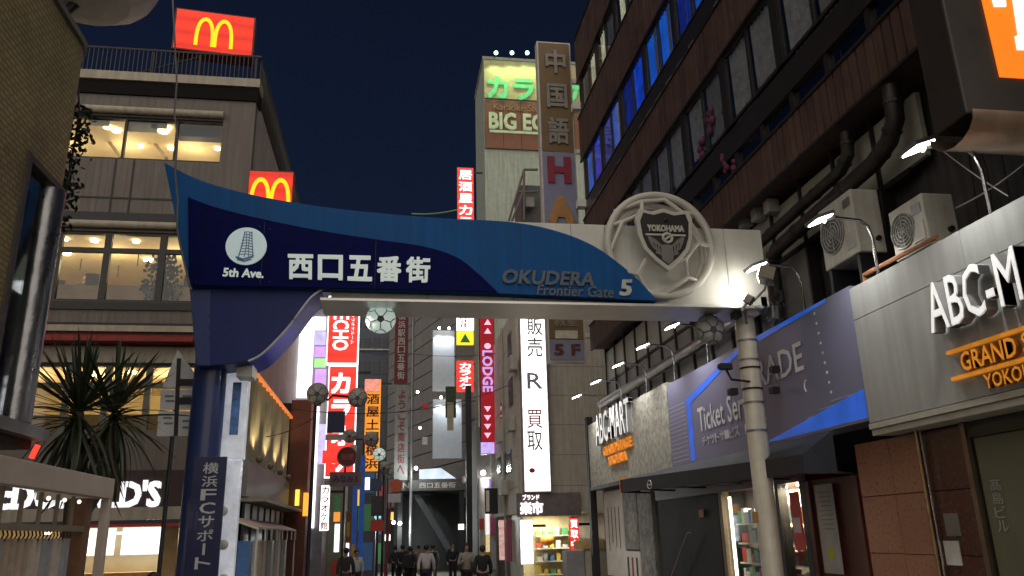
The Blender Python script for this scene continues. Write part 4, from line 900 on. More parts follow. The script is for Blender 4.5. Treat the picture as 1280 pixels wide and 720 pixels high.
# ------------------------------------------------------------------ football lamps
ball_lit = mat('ball_lit', (.6, .65, .6), .35, emit=(.75, .95, .85), es=.4, var=.15, scale=8)
ball_grey = mat('ball_grey', (.34, .33, .31), .45, var=.3, scale=9); ball_dk = mat('ball_seam', (.035, .045, .07), .5)
def ball_lamp(c, r, label, m=None, hang=None, group='football street lamps', name='football_lamp'):
    m = m or ball_grey; c = V3(c); t = thing(name, label, 'lamp', c - V3((0, 0, r)), group)
    MB().ball(c, r, 24, 14, (1, .55, 1)).build('globe', m, t, smooth=True)
    d = MB(); S = lambda th, ph: c + V3((r * 1.012 * math.sin(th) * math.cos(ph) , -r * .565 * math.cos(th), r * 1.012 * math.sin(th) * math.sin(ph) - .12 * r * math.cos(th)))
    pent = [S(.27, math.pi / 2 + math.pi + k * 2 * math.pi / 5) for k in range(5)]
    d.add([S(.0, 0)] + pent, [(0, 1 + k, 1 + (k + 1) % 5) for k in range(5)])
    for k in range(5):
        ph = math.pi / 2 + math.pi + k * 2 * math.pi / 5; d.tube([S(.27, ph), S(.5, ph), S(.75, ph)], r * .035, 5)
        for s in (-1, 1): d.tube([S(.75, ph), S(.95, ph + s * .28), S(1.2, ph + s * .36)], r * .035, 5)
    d.build('seam', ball_dk, t)
    MB().tube([c + V3((r * .97 * math.cos(a), 0, r * .97 * math.sin(a))) for a in [i * math.pi / 14 for i in range(28)]], r * .06, 6, close=True).build('rim', grey_m if m is ball_grey else ring, t, smooth=True)
    if hang: MB().cyl(c + V3((0, 0, r)), hang, r * .16, n=10).build('hanger', dark_m, t)
    return t
c = on_y(476, 399, GY + .3); ball_lamp(c, .225, 'pale lit football-shaped lamp hanging under the gate beam', ball_lit, V3((c.x, c.y, zb_ - .05)))
c = on_y(888, 412, GY + .3); ball_lamp(c, .245, 'grey unlit football-shaped lamp hanging by the right gate post', ball_grey, V3((c.x, c.y, zb_ - .05)))
# floodlights on the right post, throwing light on the white beam
def flood(c, aim, label, w, size=(.42, .24, .2)):
    t = thing('gate_floodlight', label, 'floodlight', c, 'floodlights on the right gate post')
    d = (V3(aim) - V3(c)).normalized(); s = d.cross(V3((0, 0, 1))).normalized(); u = s.cross(d)
    c = V3(c); W_, D_, H_ = size
    q = [c + s * a * W_ / 2 + u * b_ * H_ / 2 for a, b_ in ((-1, -1), (1, -1), (1, 1), (-1, 1))]
    MB().prism(q, -d * D_).build('housing', mat('flood_bronze', (.14, .12, .1), .4, metal=.6), t, bevel=.01)
    MB().prism([c + s * a * W_ * .44 + u * b_ * H_ * .42 + d * .012 for a, b_ in ((-1, -1), (1, -1), (1, 1), (-1, 1))], d * -.01).build('lens', lamp_w, t)
    MB().tube([c - d * D_ * .5 - u * H_ * .5, c - d * D_ * .5 - u * (H_ * .5 + .12), V3((prp.x + .02, GY + .25, c.z - .32))], .022, 6).build('yoke', grey_m, t)
    light('SPOT', c + d * .03, w, (1, .95, .82), t, aim=aim, size=.08, spot=140, blend=.5)
c1 = on_y(950, 343, GY - .55); flood(c1, (4.6, GY, 5.9), 'bronze boxy floodlight on the right post aimed at the football emblem', 11)
c2 = on_y(932, 372, GY - .28); flood(c2, (5.0, GY - .02, 5.6), 'small glaring spotlight at the top of the right gate post', 3, (.16, .12, .14))
cl = thing('post_clamp', 'grey clamp assembly with boxes and loops where post meets the beam', 'clamp', (prp.x, GY + .2, 4.6))
for k, (px, py, sx, sz) in enumerate(((952, 380, .12, .2), (938, 392, .2, .1), (966, 392, .1, .22), (920, 394, .12, .1), (975, 372, .07, .2))):
    p = on_y(px, py, GY + .1); MB().box(p.x - sx / 2, p.x + sx / 2, GY + .0, GY + .2, p.z - sz / 2, p.z + sz / 2).build('clamp_box', [grey_m, white_p, grey_m, dark_m, dark_m][k], cl, bevel=.01)
for k in range(4):
    p = on_y(955 + 7 * k, 376, GY + .05); MB().tube([p, p + V3((.05, -.05, -.12)), p + V3((.02, -.03, -.28)), p + V3((-.08, 0, -.36))], .011, 5).build('cable_loop', black_p, cl)
cc = thing('cctv_camera', 'small black surveillance camera clamped to the cream right post', 'camera', on_y(905, 462, GY + .1))
p = on_y(905, 460, GY + .1); MB().box(p.x - .12, p.x + .08, GY - .05, GY + .05, p.z - .05, p.z + .05).build('body', black_p, cc, bevel=.012); MB().cyl((p.x - .14, GY, p.z), (p.x - .11, GY, p.z), .035, n=12).build('lens', dark_m, cc)
MB().tube([(p.x, GY + .02, p.z - .05), (p.x + .1, GY + .1, p.z - .18), (prp.x, GY + .2, p.z - .2)], .018, 6).build('mount', black_p, cc)
for k, (px, py) in enumerate(((968, 462), (968, 488), (916, 490))):
    p = on_y(px, py, GY + .25); MB().box(p.x - .06, p.x + .06, GY + .18, GY + .32, p.z - .05, p.z + .05).build('buckle', black_p, cl)
MB().box(*ry(941, 640, 948, 654, GY + .13)[:2], GY + .125, GY + .14, *ry(941, 640, 948, 654, GY + .13)[2:]).build('post_sticker', mat('tan_sticker', (.35, .2, .06), .6), None, label='small tan sticker on the cream post', cat='sticker')
# ------------------------------------------------------------------ pole banner and white poster column
pb = thing('pole_banner', 'navy vertical banner with pale characters on the left gate post', 'banner', (pl.x, GY, 0))
br0 = (on_y(242, 580, GY + .05).x,); zt0 = on_y(262, 571, GY + .05).z
MB().box(br0[0], br0[0] + .43, GY + .04, GY + .09, .35, zt0).build('panel', mat('banner_navy', (.008, .014, .075), .4, var=.15, coat=.2), pb, bevel=.006)
z1 = on_y(262, 577, GY + .04).z; zs = (z1 - on_y(262, 716, GY + .04).z) / 8.2
letters('横浜FCサポート', qy(br0[0] + .13, br0[0] + .33, z1 - zs * 8, z1, GY + .04), mat('banner_letter', (.55, .57, .6), .5), pb, fill=.84, vertical=True, depth=.006, bold=.01)
pc = thing('poster_column', 'glossy white poster-wrapped column just behind the left gate post', 'column', (-1.95, GY + .6, 0))
cx = ry(281, 460, 309, 560, GY + .6); lit_post = mat('white_gloss_glow', (.7, .72, .78), .25, var=.3, scale=2.5, coat=.4, emit=(.85, .9, 1), es=.3)  # slight glow put into the sleeve colour so it looks backlit
z5 = on_y(295, 575, GY + .6).z; zA = on_y(295, 462, GY + .6).z
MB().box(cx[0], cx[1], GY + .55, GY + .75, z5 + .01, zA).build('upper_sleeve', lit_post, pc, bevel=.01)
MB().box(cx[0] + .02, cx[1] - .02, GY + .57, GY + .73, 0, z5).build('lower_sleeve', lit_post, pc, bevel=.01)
for k in range(3): MB().ball((cx[0] + .1 + .04 * k, GY + .55, z5 - .7 - .45 * k), .07, 10, 7, (1, .4, 1)).build('rosette', white_p, pc, smooth=True)
MB().box(cx[0] + .1, cx[0] + .22, GY + .542, GY + .548, z5 + .35, zA - .2).build('blue_print', mat('blue_print', (.12, .25, .6), .5, var=.7, scale=7), pc)
# ------------------------------------------------------------------ street map board seen from behind
sb = thing('sign_board', 'pale house-shaped sign board left of the gate post', 'sign', (-3.1, GY + .8, 0))
bm_ = mat('board_pale', (.66, .67, .7), .5, var=.15); Yb2 = GY + .7
for pts in (((203, 484), (222, 437), (246, 470), (244, 486)), ((201, 487), (222, 487), (221, 512), (200, 512)), ((224, 487), (243, 487), (242, 512), (223, 512)), ((198, 514), (221, 514), (220, 545), (196, 545)), ((223, 514), (242, 514), (241, 545), (222, 545))):
    MB().prism(G(pts, Yb2), (0, .03, 0)).build('board', bm_, sb)
for (x, y) in ((206, 494), (207, 500), (228, 494), (204, 521), (205, 528), (228, 525), (228, 533)): a = ry(x, y, x + 11, y + 2.5, Yb2 - .004); MB().box(a[0], a[1], Yb2 - .005, Yb2 - .002, a[2], a[3]).build('print_line', mat('board_print', (.2, .21, .25), .6), sb)
pm = on_y(222, 470, Yb2); MB().cyl((pm.x, Yb2 + .06, 0), (pm.x, Yb2 + .06, pm.z + .15), .03, n=10).build('post', black_p, sb)
MB().prism(G([(221, 448), (226, 448), (222, 545), (217, 545)], Yb2 - .02), (0, .018, 0)).build('arrow_bar', black_p, sb)
for y in (474, 497): a = ry(221, y, 246, y + 8, Yb2 - .01); MB().box(a[0], a[1], Yb2 - .03, Yb2 - .005, a[2], a[3]).build('cross_arm', dark_m, sb)
# ------------------------------------------------------------------ hanging cable in front of the sail
cp = [(213, -60), (217, 20), (219, 60), (221, 105), (218, 140), (222, 175), (219, 215), (222, 250), (221, 285), (228, 320), (238, 360)]
MB().tube([on_y(x, y, GY - .75) for x, y in cp], .013, 6).build('hanging_cable', mat('cable_grey', (.13, .13, .13), .7), None, smooth=True, label='thin grey cable dangling in front of the blue sail tip', cat='cable')
# ------------------------------------------------------------------ palm
pt = thing('cordyline_palm', 'spiky dark palm with two heads of sword leaves beside the tile building', 'palm', (-4.1, 11.8, 0))
lm = [mat('palm_leaf_%d' % k, c, .45) for k, c in enumerate(((.022, .042, .02), (.032, .05, .023), (.06, .05, .028)))]
def leaf_mesh(L, w, droop, m):
    b = MB(); n = 7; A = []; C = []; Mi = []
    for i in range(n + 1):
        t = i / n; x = L * t * (1 - .12 * droop * t); z = -droop * L * .55 * t ** 2.2; ww = w * (.55 + .9 * t) * (1 - t) ** .55 + .001 if t < 1 else .0005
        A.append((x, ww, z + .25 * ww)); Mi.append((x, 0, z - .12 * ww)); C.append((x, -ww, z + .25 * ww))
    b.strip(A, Mi); b.strip(Mi, C); return b.mesh('leaf', V3((0, 0, 0)), m)
lmeshes = [leaf_mesh(1, .024, d, random.choice(lm)) for d in (.05, .1, .18, .3, .45, .7, 1.0) for _ in range(2)]
h1 = on_y(98, 515, 11.6); h2 = on_y(142, 516, 11.85)
MB().tube([(h1.x + .1, 11.7, 0), (h1.x + .08, 11.65, 1.5), (h1.x, 11.6, h1.z)], [.1, .08, .07], 10).build('trunk', mat('palm_bark', (.07, .055, .04), .9, bump=.5), pt, smooth=True)
MB().tube([(h1.x + .09, 11.68, 1.9), (h2.x - .05, 11.85, 2.5), (h2.x, 11.9, h2.z)], [.07, .06, .055], 8).build('trunk', _m['palm_bark'], pt, smooth=True)
for hc, n_, Lm in ((h1, 160, 1.22), (h2, 140, 1.12)):
    for k in range(n_):
        el = math.radians(random.choice([random.uniform(35, 88), random.uniform(5, 50), random.uniform(-80, 10), random.uniform(-80, -30)])); az = random.uniform(0, 2 * math.pi)
        o = bpy.data.objects.new('leaf', lmeshes[min(13, int((1.1 - math.sin(el)) * 6.3) + random.randint(0, 1))]); COL.objects.link(o); o.parent = pt
        L = Lm * random.uniform(.7, 1.1); o.location = hc - WL[pt.name] + V3((0, 0, -.2 * (math.sin(el) < .2) * random.random()))
        o.rotation_euler = (random.uniform(-.5, .5), -el, az); o.scale = (L, 1.3, L)
# ------------------------------------------------------------------ pergola shopfront, lower left
pg = thing('terrace_pergola', 'beige framed terrace pergola with hanging fabric at lower left', 'pergola', (-3.4, 7, 0))
beige = mat('beige_frame', (.55, .47, .41), .6, var=.12); PX = -3.2
za_ = on_x(143, 609, PX); fz1 = on_x(70, 583, PX).z; fz0 = on_x(70, 614, PX).z
MB().box(PX - .12, PX, -1, za_.y, fz0, fz1).build('front_beam', beige, pg, bevel=.01)
MB().box(PX - .8, PX - .125, za_.y - .12, za_.y, fz0, fz1).build('end_beam', beige, pg, bevel=.01)
MB().box(PX - .1, PX - .003, za_.y - .1, za_.y - .004, 0, fz0 - .004).build('corner_post', beige, pg, bevel=.008)
MB().box(PX - .36, PX - .16, za_.y - .35, za_.y - .15, 0, fz0 - .004).build('wood_post', mat('warm_brown_post', (.17, .075, .03), .5, var=.3, scale=6), pg, bevel=.01)
zz = on_x(60, 660, PX - .2).z
MB().box(PX - .2, PX - .14, -1, za_.y - .4, zz - .03, zz + .03).build('cross_rail', mat('rail_tan', (.26, .22, .16), .6), pg)
for k in range(7):
    y = za_.y - .75 - k * .42; MB().tube([(PX - .17, y, fz0), (PX - .17, y, zz)], .022, 6).build('hanging_rod', _m['rail_tan'], pg)
    MB().ball((PX - .17, y + .18, fz0 - .05), .022, 8, 6).build('bulb', glow('small_bulb', (1, .9, .7), 2), pg)
fabm = [mat('fabric_%d' % k, c, .9, var=.2, scale=10) for k, c in enumerate(((.55, .48, .43), (.36, .36, .4), (.62, .52, .45), (.45, .36, .29)))]
y = za_.y - .5
while y > 3.5:
    w = random.uniform(.12, .3); b = MB(); n = 6
    b.strip([(PX - .25 + .03 * math.sin(i * 1.9), y - w * i / n, zz - .1 - .12 * random.random() * 0) for i in range(n + 1)], [(PX - .25 + .05 * math.sin(i * 1.9 + .4), y - w * i / n, .55) for i in range(n + 1)])
    b.build('hanging_fabric', random.choice(fabm), pg, smooth=True, recalc=False); y -= w + .02
y = za_.y - .5
while y > 4:
    MB().tube([(PX - .25, y, zz - .02), (PX - .25, y + .03, zz - .07), (PX - .25, y - .02, zz - .12)], .008, 5).build('hook', black_p, pg); y -= .09
fl = thing('planter_shrub', 'small leafy shrub at the foot of the pergola', 'shrub', (-3.15, 8.2, 0)); f = MB()
for k in range(260):
    p = V3((-3.1 + random.gauss(0, .12), 8.1 + random.gauss(0, .3), .5 + abs(random.gauss(0, .35)))); p.z = min(p.z, 1.28)
    d = V3((random.uniform(-1, 1), random.uniform(-1, 1), random.uniform(-.2, 1))).normalized() * .09; s_ = d.cross(V3((.3, .9, .2))).normalized() * .03
    f.add([p, p + d * .5 + s_, p + d, p + d * .5 - s_], [(0, 1, 2, 3)])
f.build('foliage', mat('shrub_leaf', (.03, .07, .02), .5), fl, recalc=False, kind='stuff')
MB().box(-3.3, -2.95, 7.6, 8.7, 0, .55).build('planter', concrete, fl, bevel=.02)
rdl = on_y(39, 573, 9.9); MB().tube([rdl, rdl + V3((.04, 0, .12)), rdl + V3((.05, 0, .15))], .03, 8).build('brake_light', glow('red_glow', (1, .05, .03), 1.6), None, label='small glowing red light behind the palm leaves at left', cat='light')
# ================================================================== STREET BEYOND THE GATE, RIGHT SIDE
def py_box(x0, y0, x1, y1, Y, d, name, m, parent=None, bevel=0, **kw):      # box whose front face fills that photo rectangle at distance Y
    a = ry(x0, y0, x1, y1, Y); return MB().box(a[0], a[1], Y, Y + d, a[2], a[3]).build(name, m, parent, bevel=bevel, **kw)
# white tower with karaoke boards
TY = 45.0; tw = thing('white_tower', 'pale tower block with green-lit karaoke boards behind the tall vertical sign', 'building', (9, TY + 3, 0))
tz = on_y(604, 74, TY); pale_w = mat('pale_green_wall', (.42, .47, .40), .7, var=.15, streak=.25)
MB().box(tz.x, tz.x + 9, TY, TY + 5, -1, tz.z).build('wall', pale_w, tw)
MB().box(tz.x - .06, tz.x + 9.06, TY - .05, TY + 5.05, tz.z + .005, tz.z + .2).build('parapet', cream_b, tw)
a = ry(605, 80, 700, 126, TY); MB().box(a[0], a[0] + 7, TY - .14, TY - .02, a[2], a[3]).build('upper_board', mat('cream_board', (.5, .42, .22), .6), tw)
q = ry(609, 97, 672, 125, TY - .14); text('カラオケ', qy(q[0], q[0] + (q[1] - q[0]) * 1.95, q[2], q[3], TY - .14), mat('green_letters', (.12, .5, .2), .5, emit=(.15, 1, .35), es=.35), tw, depth=.1, bold=.03)
a = ry(606, 128, 700, 188, TY); MB().box(a[0], a[0] + 7, TY - .14, TY - .02, a[2], a[3] - .05).build('lower_board', mat('brown_board', (.2, .075, .04), .6, var=.2), tw)
for k in range(1, 6): x = a[0] + k * 1.15; MB().box(x, x + .03, TY - .15, TY - .141, a[2], a[3] - .06).build('board_joint', dark_m, tw)
pg2 = mat('pale_green_letter', (.45, .5, .32), .5, emit=(.55, .8, .45), es=.18)
q = ry(611, 142, 672, 163, TY - .14); text('BIG ECHO', qy(q[0], q[0] + (q[1] - q[0]) * 1.72, q[2], q[3], TY - .14), pg2, tw, depth=.1, bold=.03)
q = ry(617, 131, 672, 139, TY - .14); text('Karaoke Studio', qy(q[0], q[0] + (q[1] - q[0]) * 1.3, q[2], q[3], TY - .14), mat('tan_letter', (.34, .2, .1), .5), tw, depth=.05)
q = ry(612, 164, 672, 167, TY - .14); MB().box(q[0], q[0] + 4.6, TY - .2, TY - .141, q[2], q[3]).build('underline', pg2, tw)
for k, px in enumerate((620, 640, 659, 678)):
    c = on_y(px, 66, TY - .9); t = thing('roof_lamp', ['first', 'second', 'third', 'fourth'][k] + ' from the left of the green-white lamps on the pale tower roof', 'lamp', c, 'green roof lamps on the tower')
    MB().ball(c, .13, 10, 8).build('bulb', glow('green_lamp', (.45, 1, .6), 7, var=0), t, smooth=True)
    MB().tube([c, c + V3((0, .5, .15)), (c.x, TY + .1, tz.z + .15)], .03, 6).build('arm', dark_m, t)
    light('SPOT', c + V3((0, 0, -.1)), 230, (.66, 1, .42), t, aim=(c.x, TY, tz.z - 4), size=.15, spot=120)
# red karaoke blade sign above the gate
def blade(name, x0, y0, x1, y1, Y, face, label, txt=None, tm=None, d=.3, border=None, fill=.82, inset=.12, cat='light box', ext=0):
    a = ry(x0, y0, x1, y1, Y); a = (a[0], a[1], a[2] - ext, a[3])
    t = thing(name, label, cat, ((a[0] + a[1]) / 2, Y + d / 2, a[2]))
    MB().box(a[0], a[1], Y + .012, Y + d, a[2], a[3]).build('casing', border or dark_m, t)
    w = (a[1] - a[0]) * .04
    MB().box(a[0] + w, a[1] - w, Y, Y + .011, a[2] + w, a[3] - w).build('face', face, t)
    if txt:
        i = (a[1] - a[0]) * inset; letters(txt, qy(a[0] + i, a[1] - i, a[2] + i, a[3] - i, Y), tm, t, fill=fill, vertical=True, depth=.01, bold=.02)
    MB().box(a[1], a[1] + .5, Y + d * .4, Y + d * .6, a[3] - .3, a[3] - .2).build('bracket', dark_m, t)
    return t, a
red_g = glow('red_sign_face', (1., .045, .03), 1.1, var=.12, bands=.18); wht_t = glow('white_sign_letter', (1, .93, .93), 1.7, var=.05)
wht_g = glow('white_sign_face', (1, .99, .96), 2.0, var=.12, scale=.8, bands=.12); mar = glow('maroon_sign_face', (.5, .006, .02), .5, var=.2)
blade('karaoke_blade_sign', 571, 209, 593, 318, 41, red_g, 'red lit vertical sign with white characters above the middle of the gate', '居酒屋カラオケ', wht_t, fill=.8)
# grey stair structure between tower and tall sign
st = thing('roof_stair', 'dark grey rooftop stair structure just left of the tall vertical sign', 'structure', (6.6, 33, 10.5))
MB().box(*ry(652, 232, 690, 300, 34)[:2], 34, 36, *ry(652, 232, 690, 330, 34)[2:]).build('shed', mat('shed_grey', (.1, .1, .1), .7), st)
for (p0, p1) in (((636, 276), (655, 212)), ((655, 212), (672, 212)), ((640, 276), (657, 232)), ((646, 240), (672, 240)), ((655, 212), (655, 276))): MB().tube([on_y(*p0, 33.5), on_y(*p1, 33.5)], .06, 6).build('stair_rail', mat('rail_grey', (.16, .12, .12), .6), st)
MB().box(*ry(655, 246, 668, 258, 33.6)[:2], 33.6, 33.9, *ry(655, 246, 668, 258, 33.6)[2:]).build('vent_box', mat('vent_grey', (.25, .25, .25), .6), st)
# tall vertical sign on the office corner
VS = 25.7; vs = thing('tall_vertical_sign', 'very tall vertical sign, ochre above and lilac below, on the office corner', 'sign', (5.5, VS, 7))
och = mat('ochre_board', (.14, .085, .033), .55, var=.15); lil = mat('lilac_board', (.2, .2, .28), .55, var=.1)
gl = mat('grey_relief', (.22, .2, .18), .5); x0, x1 = on_y(673, 60, VS).x, on_y(711, 60, VS).x
zz_ = lambda py: on_y(690, py, VS).z
MB().box(x0 - .06, x1 + .06, VS + .03, VS + .4, zz_(452), zz_(52)).build('casing', mat('sign_casing', (.5, .48, .45), .5), vs, bevel=.01)
MB().box(x0, x1, VS, VS + .028, zz_(189), zz_(54)).build('upper_board', och, vs); MB().box(x0, x1, VS, VS + .028, zz_(300), zz_(190)).build('lower_board', lil, vs)
MB().box(x0, x1, VS, VS + .028, zz_(424), zz_(301)).build('name_board', och, vs); MB().box(x0, x1, VS, VS + .028, zz_(450), zz_(425)).build('floor_board', lil, vs)
w_ = x1 - x0
for ch, ya, yb in (('中', 63, 92), ('国', 105, 135), ('語', 147, 180)): text(ch, qy(x0 + .2 * w_, x1 - .14 * w_, zz_(yb), zz_(ya), VS), gl, vs, depth=.06, bold=.025, name='letter')
text('H', qy(x0 + .14 * w_, x1 - .14 * w_, zz_(229), zz_(196), VS), mat('maroon_letter', (.22, .01, .03), .5), vs, depth=.06, bold=.05, name='letter')
text('A', qy(x0 + .1 * w_, x1 - .1 * w_, zz_(281), zz_(245), VS), mat('amber_letter', (.4, .2, .05), .5), vs, depth=.06, bold=.05, name='letter')
text('教室', qy(x0 + .15 * w_, x1 - .15 * w_, zz_(408), zz_(394), VS), gl, vs, depth=.03, bold=.02)
text('5 F', qy(x0 + .12 * w_, x1 - .12 * w_, zz_(444), zz_(430), VS), mat('dark_red_letter', (.09, .02, .02), .5), vs, depth=.03, bold=.03)
MB().box(x0 + .2, x1 - .2, VS - .02, VS - .001, zz_(423), zz_(413)).build('plate', mat('plate_white', (.5, .48, .4), .5), vs)
for z in (zz_(100), zz_(188), zz_(420)): MB().box(x1 + .06, BX + .3, VS + .1, VS + .25, z, z + .15).build('bracket', white_p, vs)
# resale shop building
QX = 5.05; QY = 32.0; rbd = thing('resale_building', 'beige block with tall white lit sign and bright shop below, right of the street', 'building', (7.5, QY + 3, -.3))
bz = 10.9; beige_w = mat('beige_panel_wall', (.62, .57, .49), .65, var=.15, streak=.2)
MB().box(QX, 10, QY, QY + 9, 2.6, bz).build('wall', beige_w, rbd); MB().box(QX + .9, 10, QY + 2.5, QY + 9, -.4, 2.595).build('lower_wall', beige_w, rbd)
for z in (3.6, 4.8, 6, 7.2, 8.4, 9.6): MB().box(QX - .004, QX - .001, QY + .02, QY + 9, z, z + .02).build('joint', mat('joint_dark', (.2, .19, .17), .8), rbd); MB().box(6.1, 10, QY - .004, QY - .001, z, z + .02).build('joint', _m['joint_dark'], rbd)
for (xa, ya, xb, yb) in ((636, 476, 642, 505), (635, 420, 640, 445), (632, 566, 640, 590), (622, 572, 627, 592), (626, 505, 630, 520)):
    y0_, y1_, z0_, z1_ = rx(xa, ya, xb, yb, QX); y0_, y1_ = max(y0_, y1_), min(y0_, y1_)
    w = MB().box(QX - .03, QX - .002, y1_, y0_, z0_, z1_).build('window', mat('window_frame_grey', (.2, .2, .19), .5), rbd); MB().box(QX - .04, QX - .031, y1_ + .06, y0_ - .06, z0_ + .06, z1_ - .06).build('pane', mat('dark_glass', (.04, .045, .05), .1), w)
for k, (px, py) in enumerate(((645, 455), (643, 530), (628, 545), (634, 610))):
    p = on_x(px, py, QX); MB().box(QX - .3, QX - .002, p.y - .4, p.y + .4, p.z - .3, p.z + .3).build('wall_unit', acm, rbd, bevel=.02)
MB().tube([(QX - .08, QY + 3.5, -.2), (QX - .08, QY + 3.5, bz)], .05, 8).build('downpipe', mat('pipe_beige', (.4, .37, .31), .5), rbd)
ws = thing('white_light_sign', 'tall glowing white vertical sign with grey and red characters', 'light box', (5.5, QY - .3, 3.3))
a = ry(653, 380, 684, 614, QY - .35); MB().box(a[0] - .04, a[1] + .04, QY - .338, QY - .02, a[2] - .05, a[3] + .6).build('casing', mat('mauve_casing', (.34, .3, .33), .5), ws)
MB().box(a[0], a[1], QY - .35, QY - .339, a[2], a[3] + .55).build('face', wht_g, ws)
gt = mat('grey_print', (.22, .22, .24), .6); rt = mat('red_sign_print', (.6, .05, .06), .5)
for ch, ya, yb, m in (('販', 397, 419, gt), ('売', 422, 446, gt), ('R', 466, 486, mat('faint_print', (.5, .5, .55), .6)), ('買', 512, 535, rt), ('取', 539, 563, gt)):
    q = ry(659, ya, 678, yb, QY - .35); text(ch, qy(q[0], q[1], q[2], q[3], QY - .35), m, ws, depth=.01, name='letter', bold=.006)
q = ry(661, 581, 669, 588, QY - .35); MB().ball(((q[0] + q[1]) / 2, QY - .352, q[2]), .12, 12, 8, (1, .1, .8)).build('red_mark', rt, ws)
sg = thing('resale_shop_sign', 'dark mauve fascia with small white characters below the white light sign', 'shop sign', (5.6, QY - .2, 2.6))
a = ry(646, 616, 726, 645, QY - .2); MB().box(a[0], a[1], QY - .2, QY - .01, a[2], a[3]).build('board', mat('mauve_board', (.22, .19, .2), .6), sg)
q = ry(650, 627, 679, 643, QY - .2); text('楽市', qy(*q, QY - .2), wht_t, sg, depth=.03, bold=.04)
q = ry(653, 618, 674, 625, QY - .2); text('ブランド', qy(*q, QY - .2), wht_t, sg, depth=.02, bold=.03)
rs = thing('resale_shop', 'bright yellow-lit shop interior with orange display under the mauve fascia', 'shop', (6, QY + 1, -.2))
MB().box(QX + .05, 7.6, QY + 2.3, QY + 2.4, -.3, 2.55).build('back_wall', mat('yellow_wall', (.7, .6, .35), .6), rs)
MB().box(QX + .05, QX + .12, QY + .1, QY + 2.3, -.3, 2.55).build('side_wall', white_p, rs)
MB().box(5.8, 6.8, QY + .8, QY + 1.2, 2.51, 2.54).build('ceiling_light', lamp_w, rs)
light('AREA', (6.3, QY + 1, 2.5), 110, (1, .9, .66), rs, aim=(6.3, QY + 1, 0), size=1.2)
for k in range(4):
    MB().box(6.0, 7.4, QY + 1.7, QY + 2.2, .2 + k * .5, .24 + k * .5).build('shelf', white_p, rs)
    for j in range(5): MB().box(6.02 + j * .27, 6.02 + j * .27 + random.uniform(.12, .24), QY + 1.8, QY + 2.1, .25 + k * .5, .25 + k * .5 + random.uniform(.12, .34)).build('goods', random.choice(prods), rs)
MB().ball((6.35, QY + 1.3, 1.55), .28, 12, 8, (1, 1, .8)).build('orange_display', mat('orange_display', (.7, .25, .03), .5), rs, smooth=True)
for (xa, ya, xb, yb, m, lb, tx) in ((650, 649, 667, 706, wht_g, 'white lit standing sign at the resale shop door', None), (712, 647, 724, 688, red_g, 'short red lit banner sign at the right of the resale shop', '買取中')):
    blade('door_sign', xa, ya, xb, yb, QY - .6, m, lb, tx, wht_t if tx else None, d=.1, cat='sign')
# kiosk and cabinets in front
ks = thing('kiosk', 'beige round-topped kiosk beside grey cabinets below the poster wall', 'kiosk', (6.4, 26.5, -.1))
kx = ry(722, 690, 766, 720, 26.5); b = MB(); n = 10
b.prism([(kx[0] + .25, 26.5, -.15), (kx[1], 26.5, -.15)] + [(kx[1] - .38 + .38 * math.cos(i * math.pi / 2 / n), 26.5, 1.2 + .42 * math.sin(i * math.pi / 2 / n)) for i in range(n + 1)] + [(kx[0] + .25, 26.5, 1.62)], (0, .8, 0)); b.build('body', mat('kiosk_beige', (.48, .44, .34), .5), ks)
MB().box(kx[0] - .35, kx[0] + .22, 26.45, 27.2, -.15, 1.25).build('cabinet', mat('cabinet_grey', (.28, .27, .28), .5), ks); MB().box(kx[0] - .1, kx[0] + .9, 26.44, 26.498, 1.3, 1.55).build('top_panel', mat('orange_pale', (.55, .38, .16), .5), ks)
MB().box(6.12, 6.32, 24.75, 25.0, -.1, 5.3).build('downpipe', black_p, None, label='black square downpipe at the far end of the mottled fascia', cat='downpipe')
# maroon blade sign and sign stack left of the resale block
t, a = blade('maroon_blade_sign', 600, 380, 619, 568, 39, mar, 'tall maroon vertical sign with pink triangles and lilac foot', None, None, ext=0)
pk = glow('pink_letter', (1, .55, .75), 1.0, var=.05); Yf = 39
for k in range(4):
    for yy in (508 + k * 11, ) : q = ry(605, yy, 614, yy + 7, Yf); MB().prism([(q[0], Yf - .002, q[3]), (q[1], Yf - .002, q[3]), ((q[0] + q[1]) / 2, Yf - .002, q[2])], (0, -.01, 0)).build('triangle', pk, t)
for k in range(2): q = ry(605, 399 + k * 11, 614, 406 + k * 11, Yf); MB().prism([(q[0], Yf - .002, q[2]), (q[1], Yf - .002, q[2]), ((q[0] + q[1]) / 2, Yf - .002, q[3])], (0, -.01, 0)).build('triangle', pk, t)
q = ry(603, 438, 616, 490, Yf - .01); V_ = qy(*q, Yf - .01); text('LODGE', [V_[1], V_[2], V_[3], V_[0]], glow('lilac_letter', (.75, .45, 1), .8), t, depth=.01, bold=.03)
q = ry(604, 428, 615, 437, Yf - .01); MB().ball(((q[0] + q[1]) / 2, Yf - .005, (q[2] + q[3]) / 2), .17, 10, 6, (1, .1, .9)).build('crown_mark', pk, t)
q = ry(601, 553, 618, 567, Yf - .004); MB().box(q[0], q[1], Yf - .012, Yf - .002, q[2], q[3]).build('lilac_foot', glow('lilac_face', (.6, .45, 1), 1.0, var=.3, scale=6), t)
Y4 = 45; stp = thing('sign_stack', 'stack of four small lit signs, white, yellow, grey and red, above the crowd', 'sign', (4, Y4, 7.5))
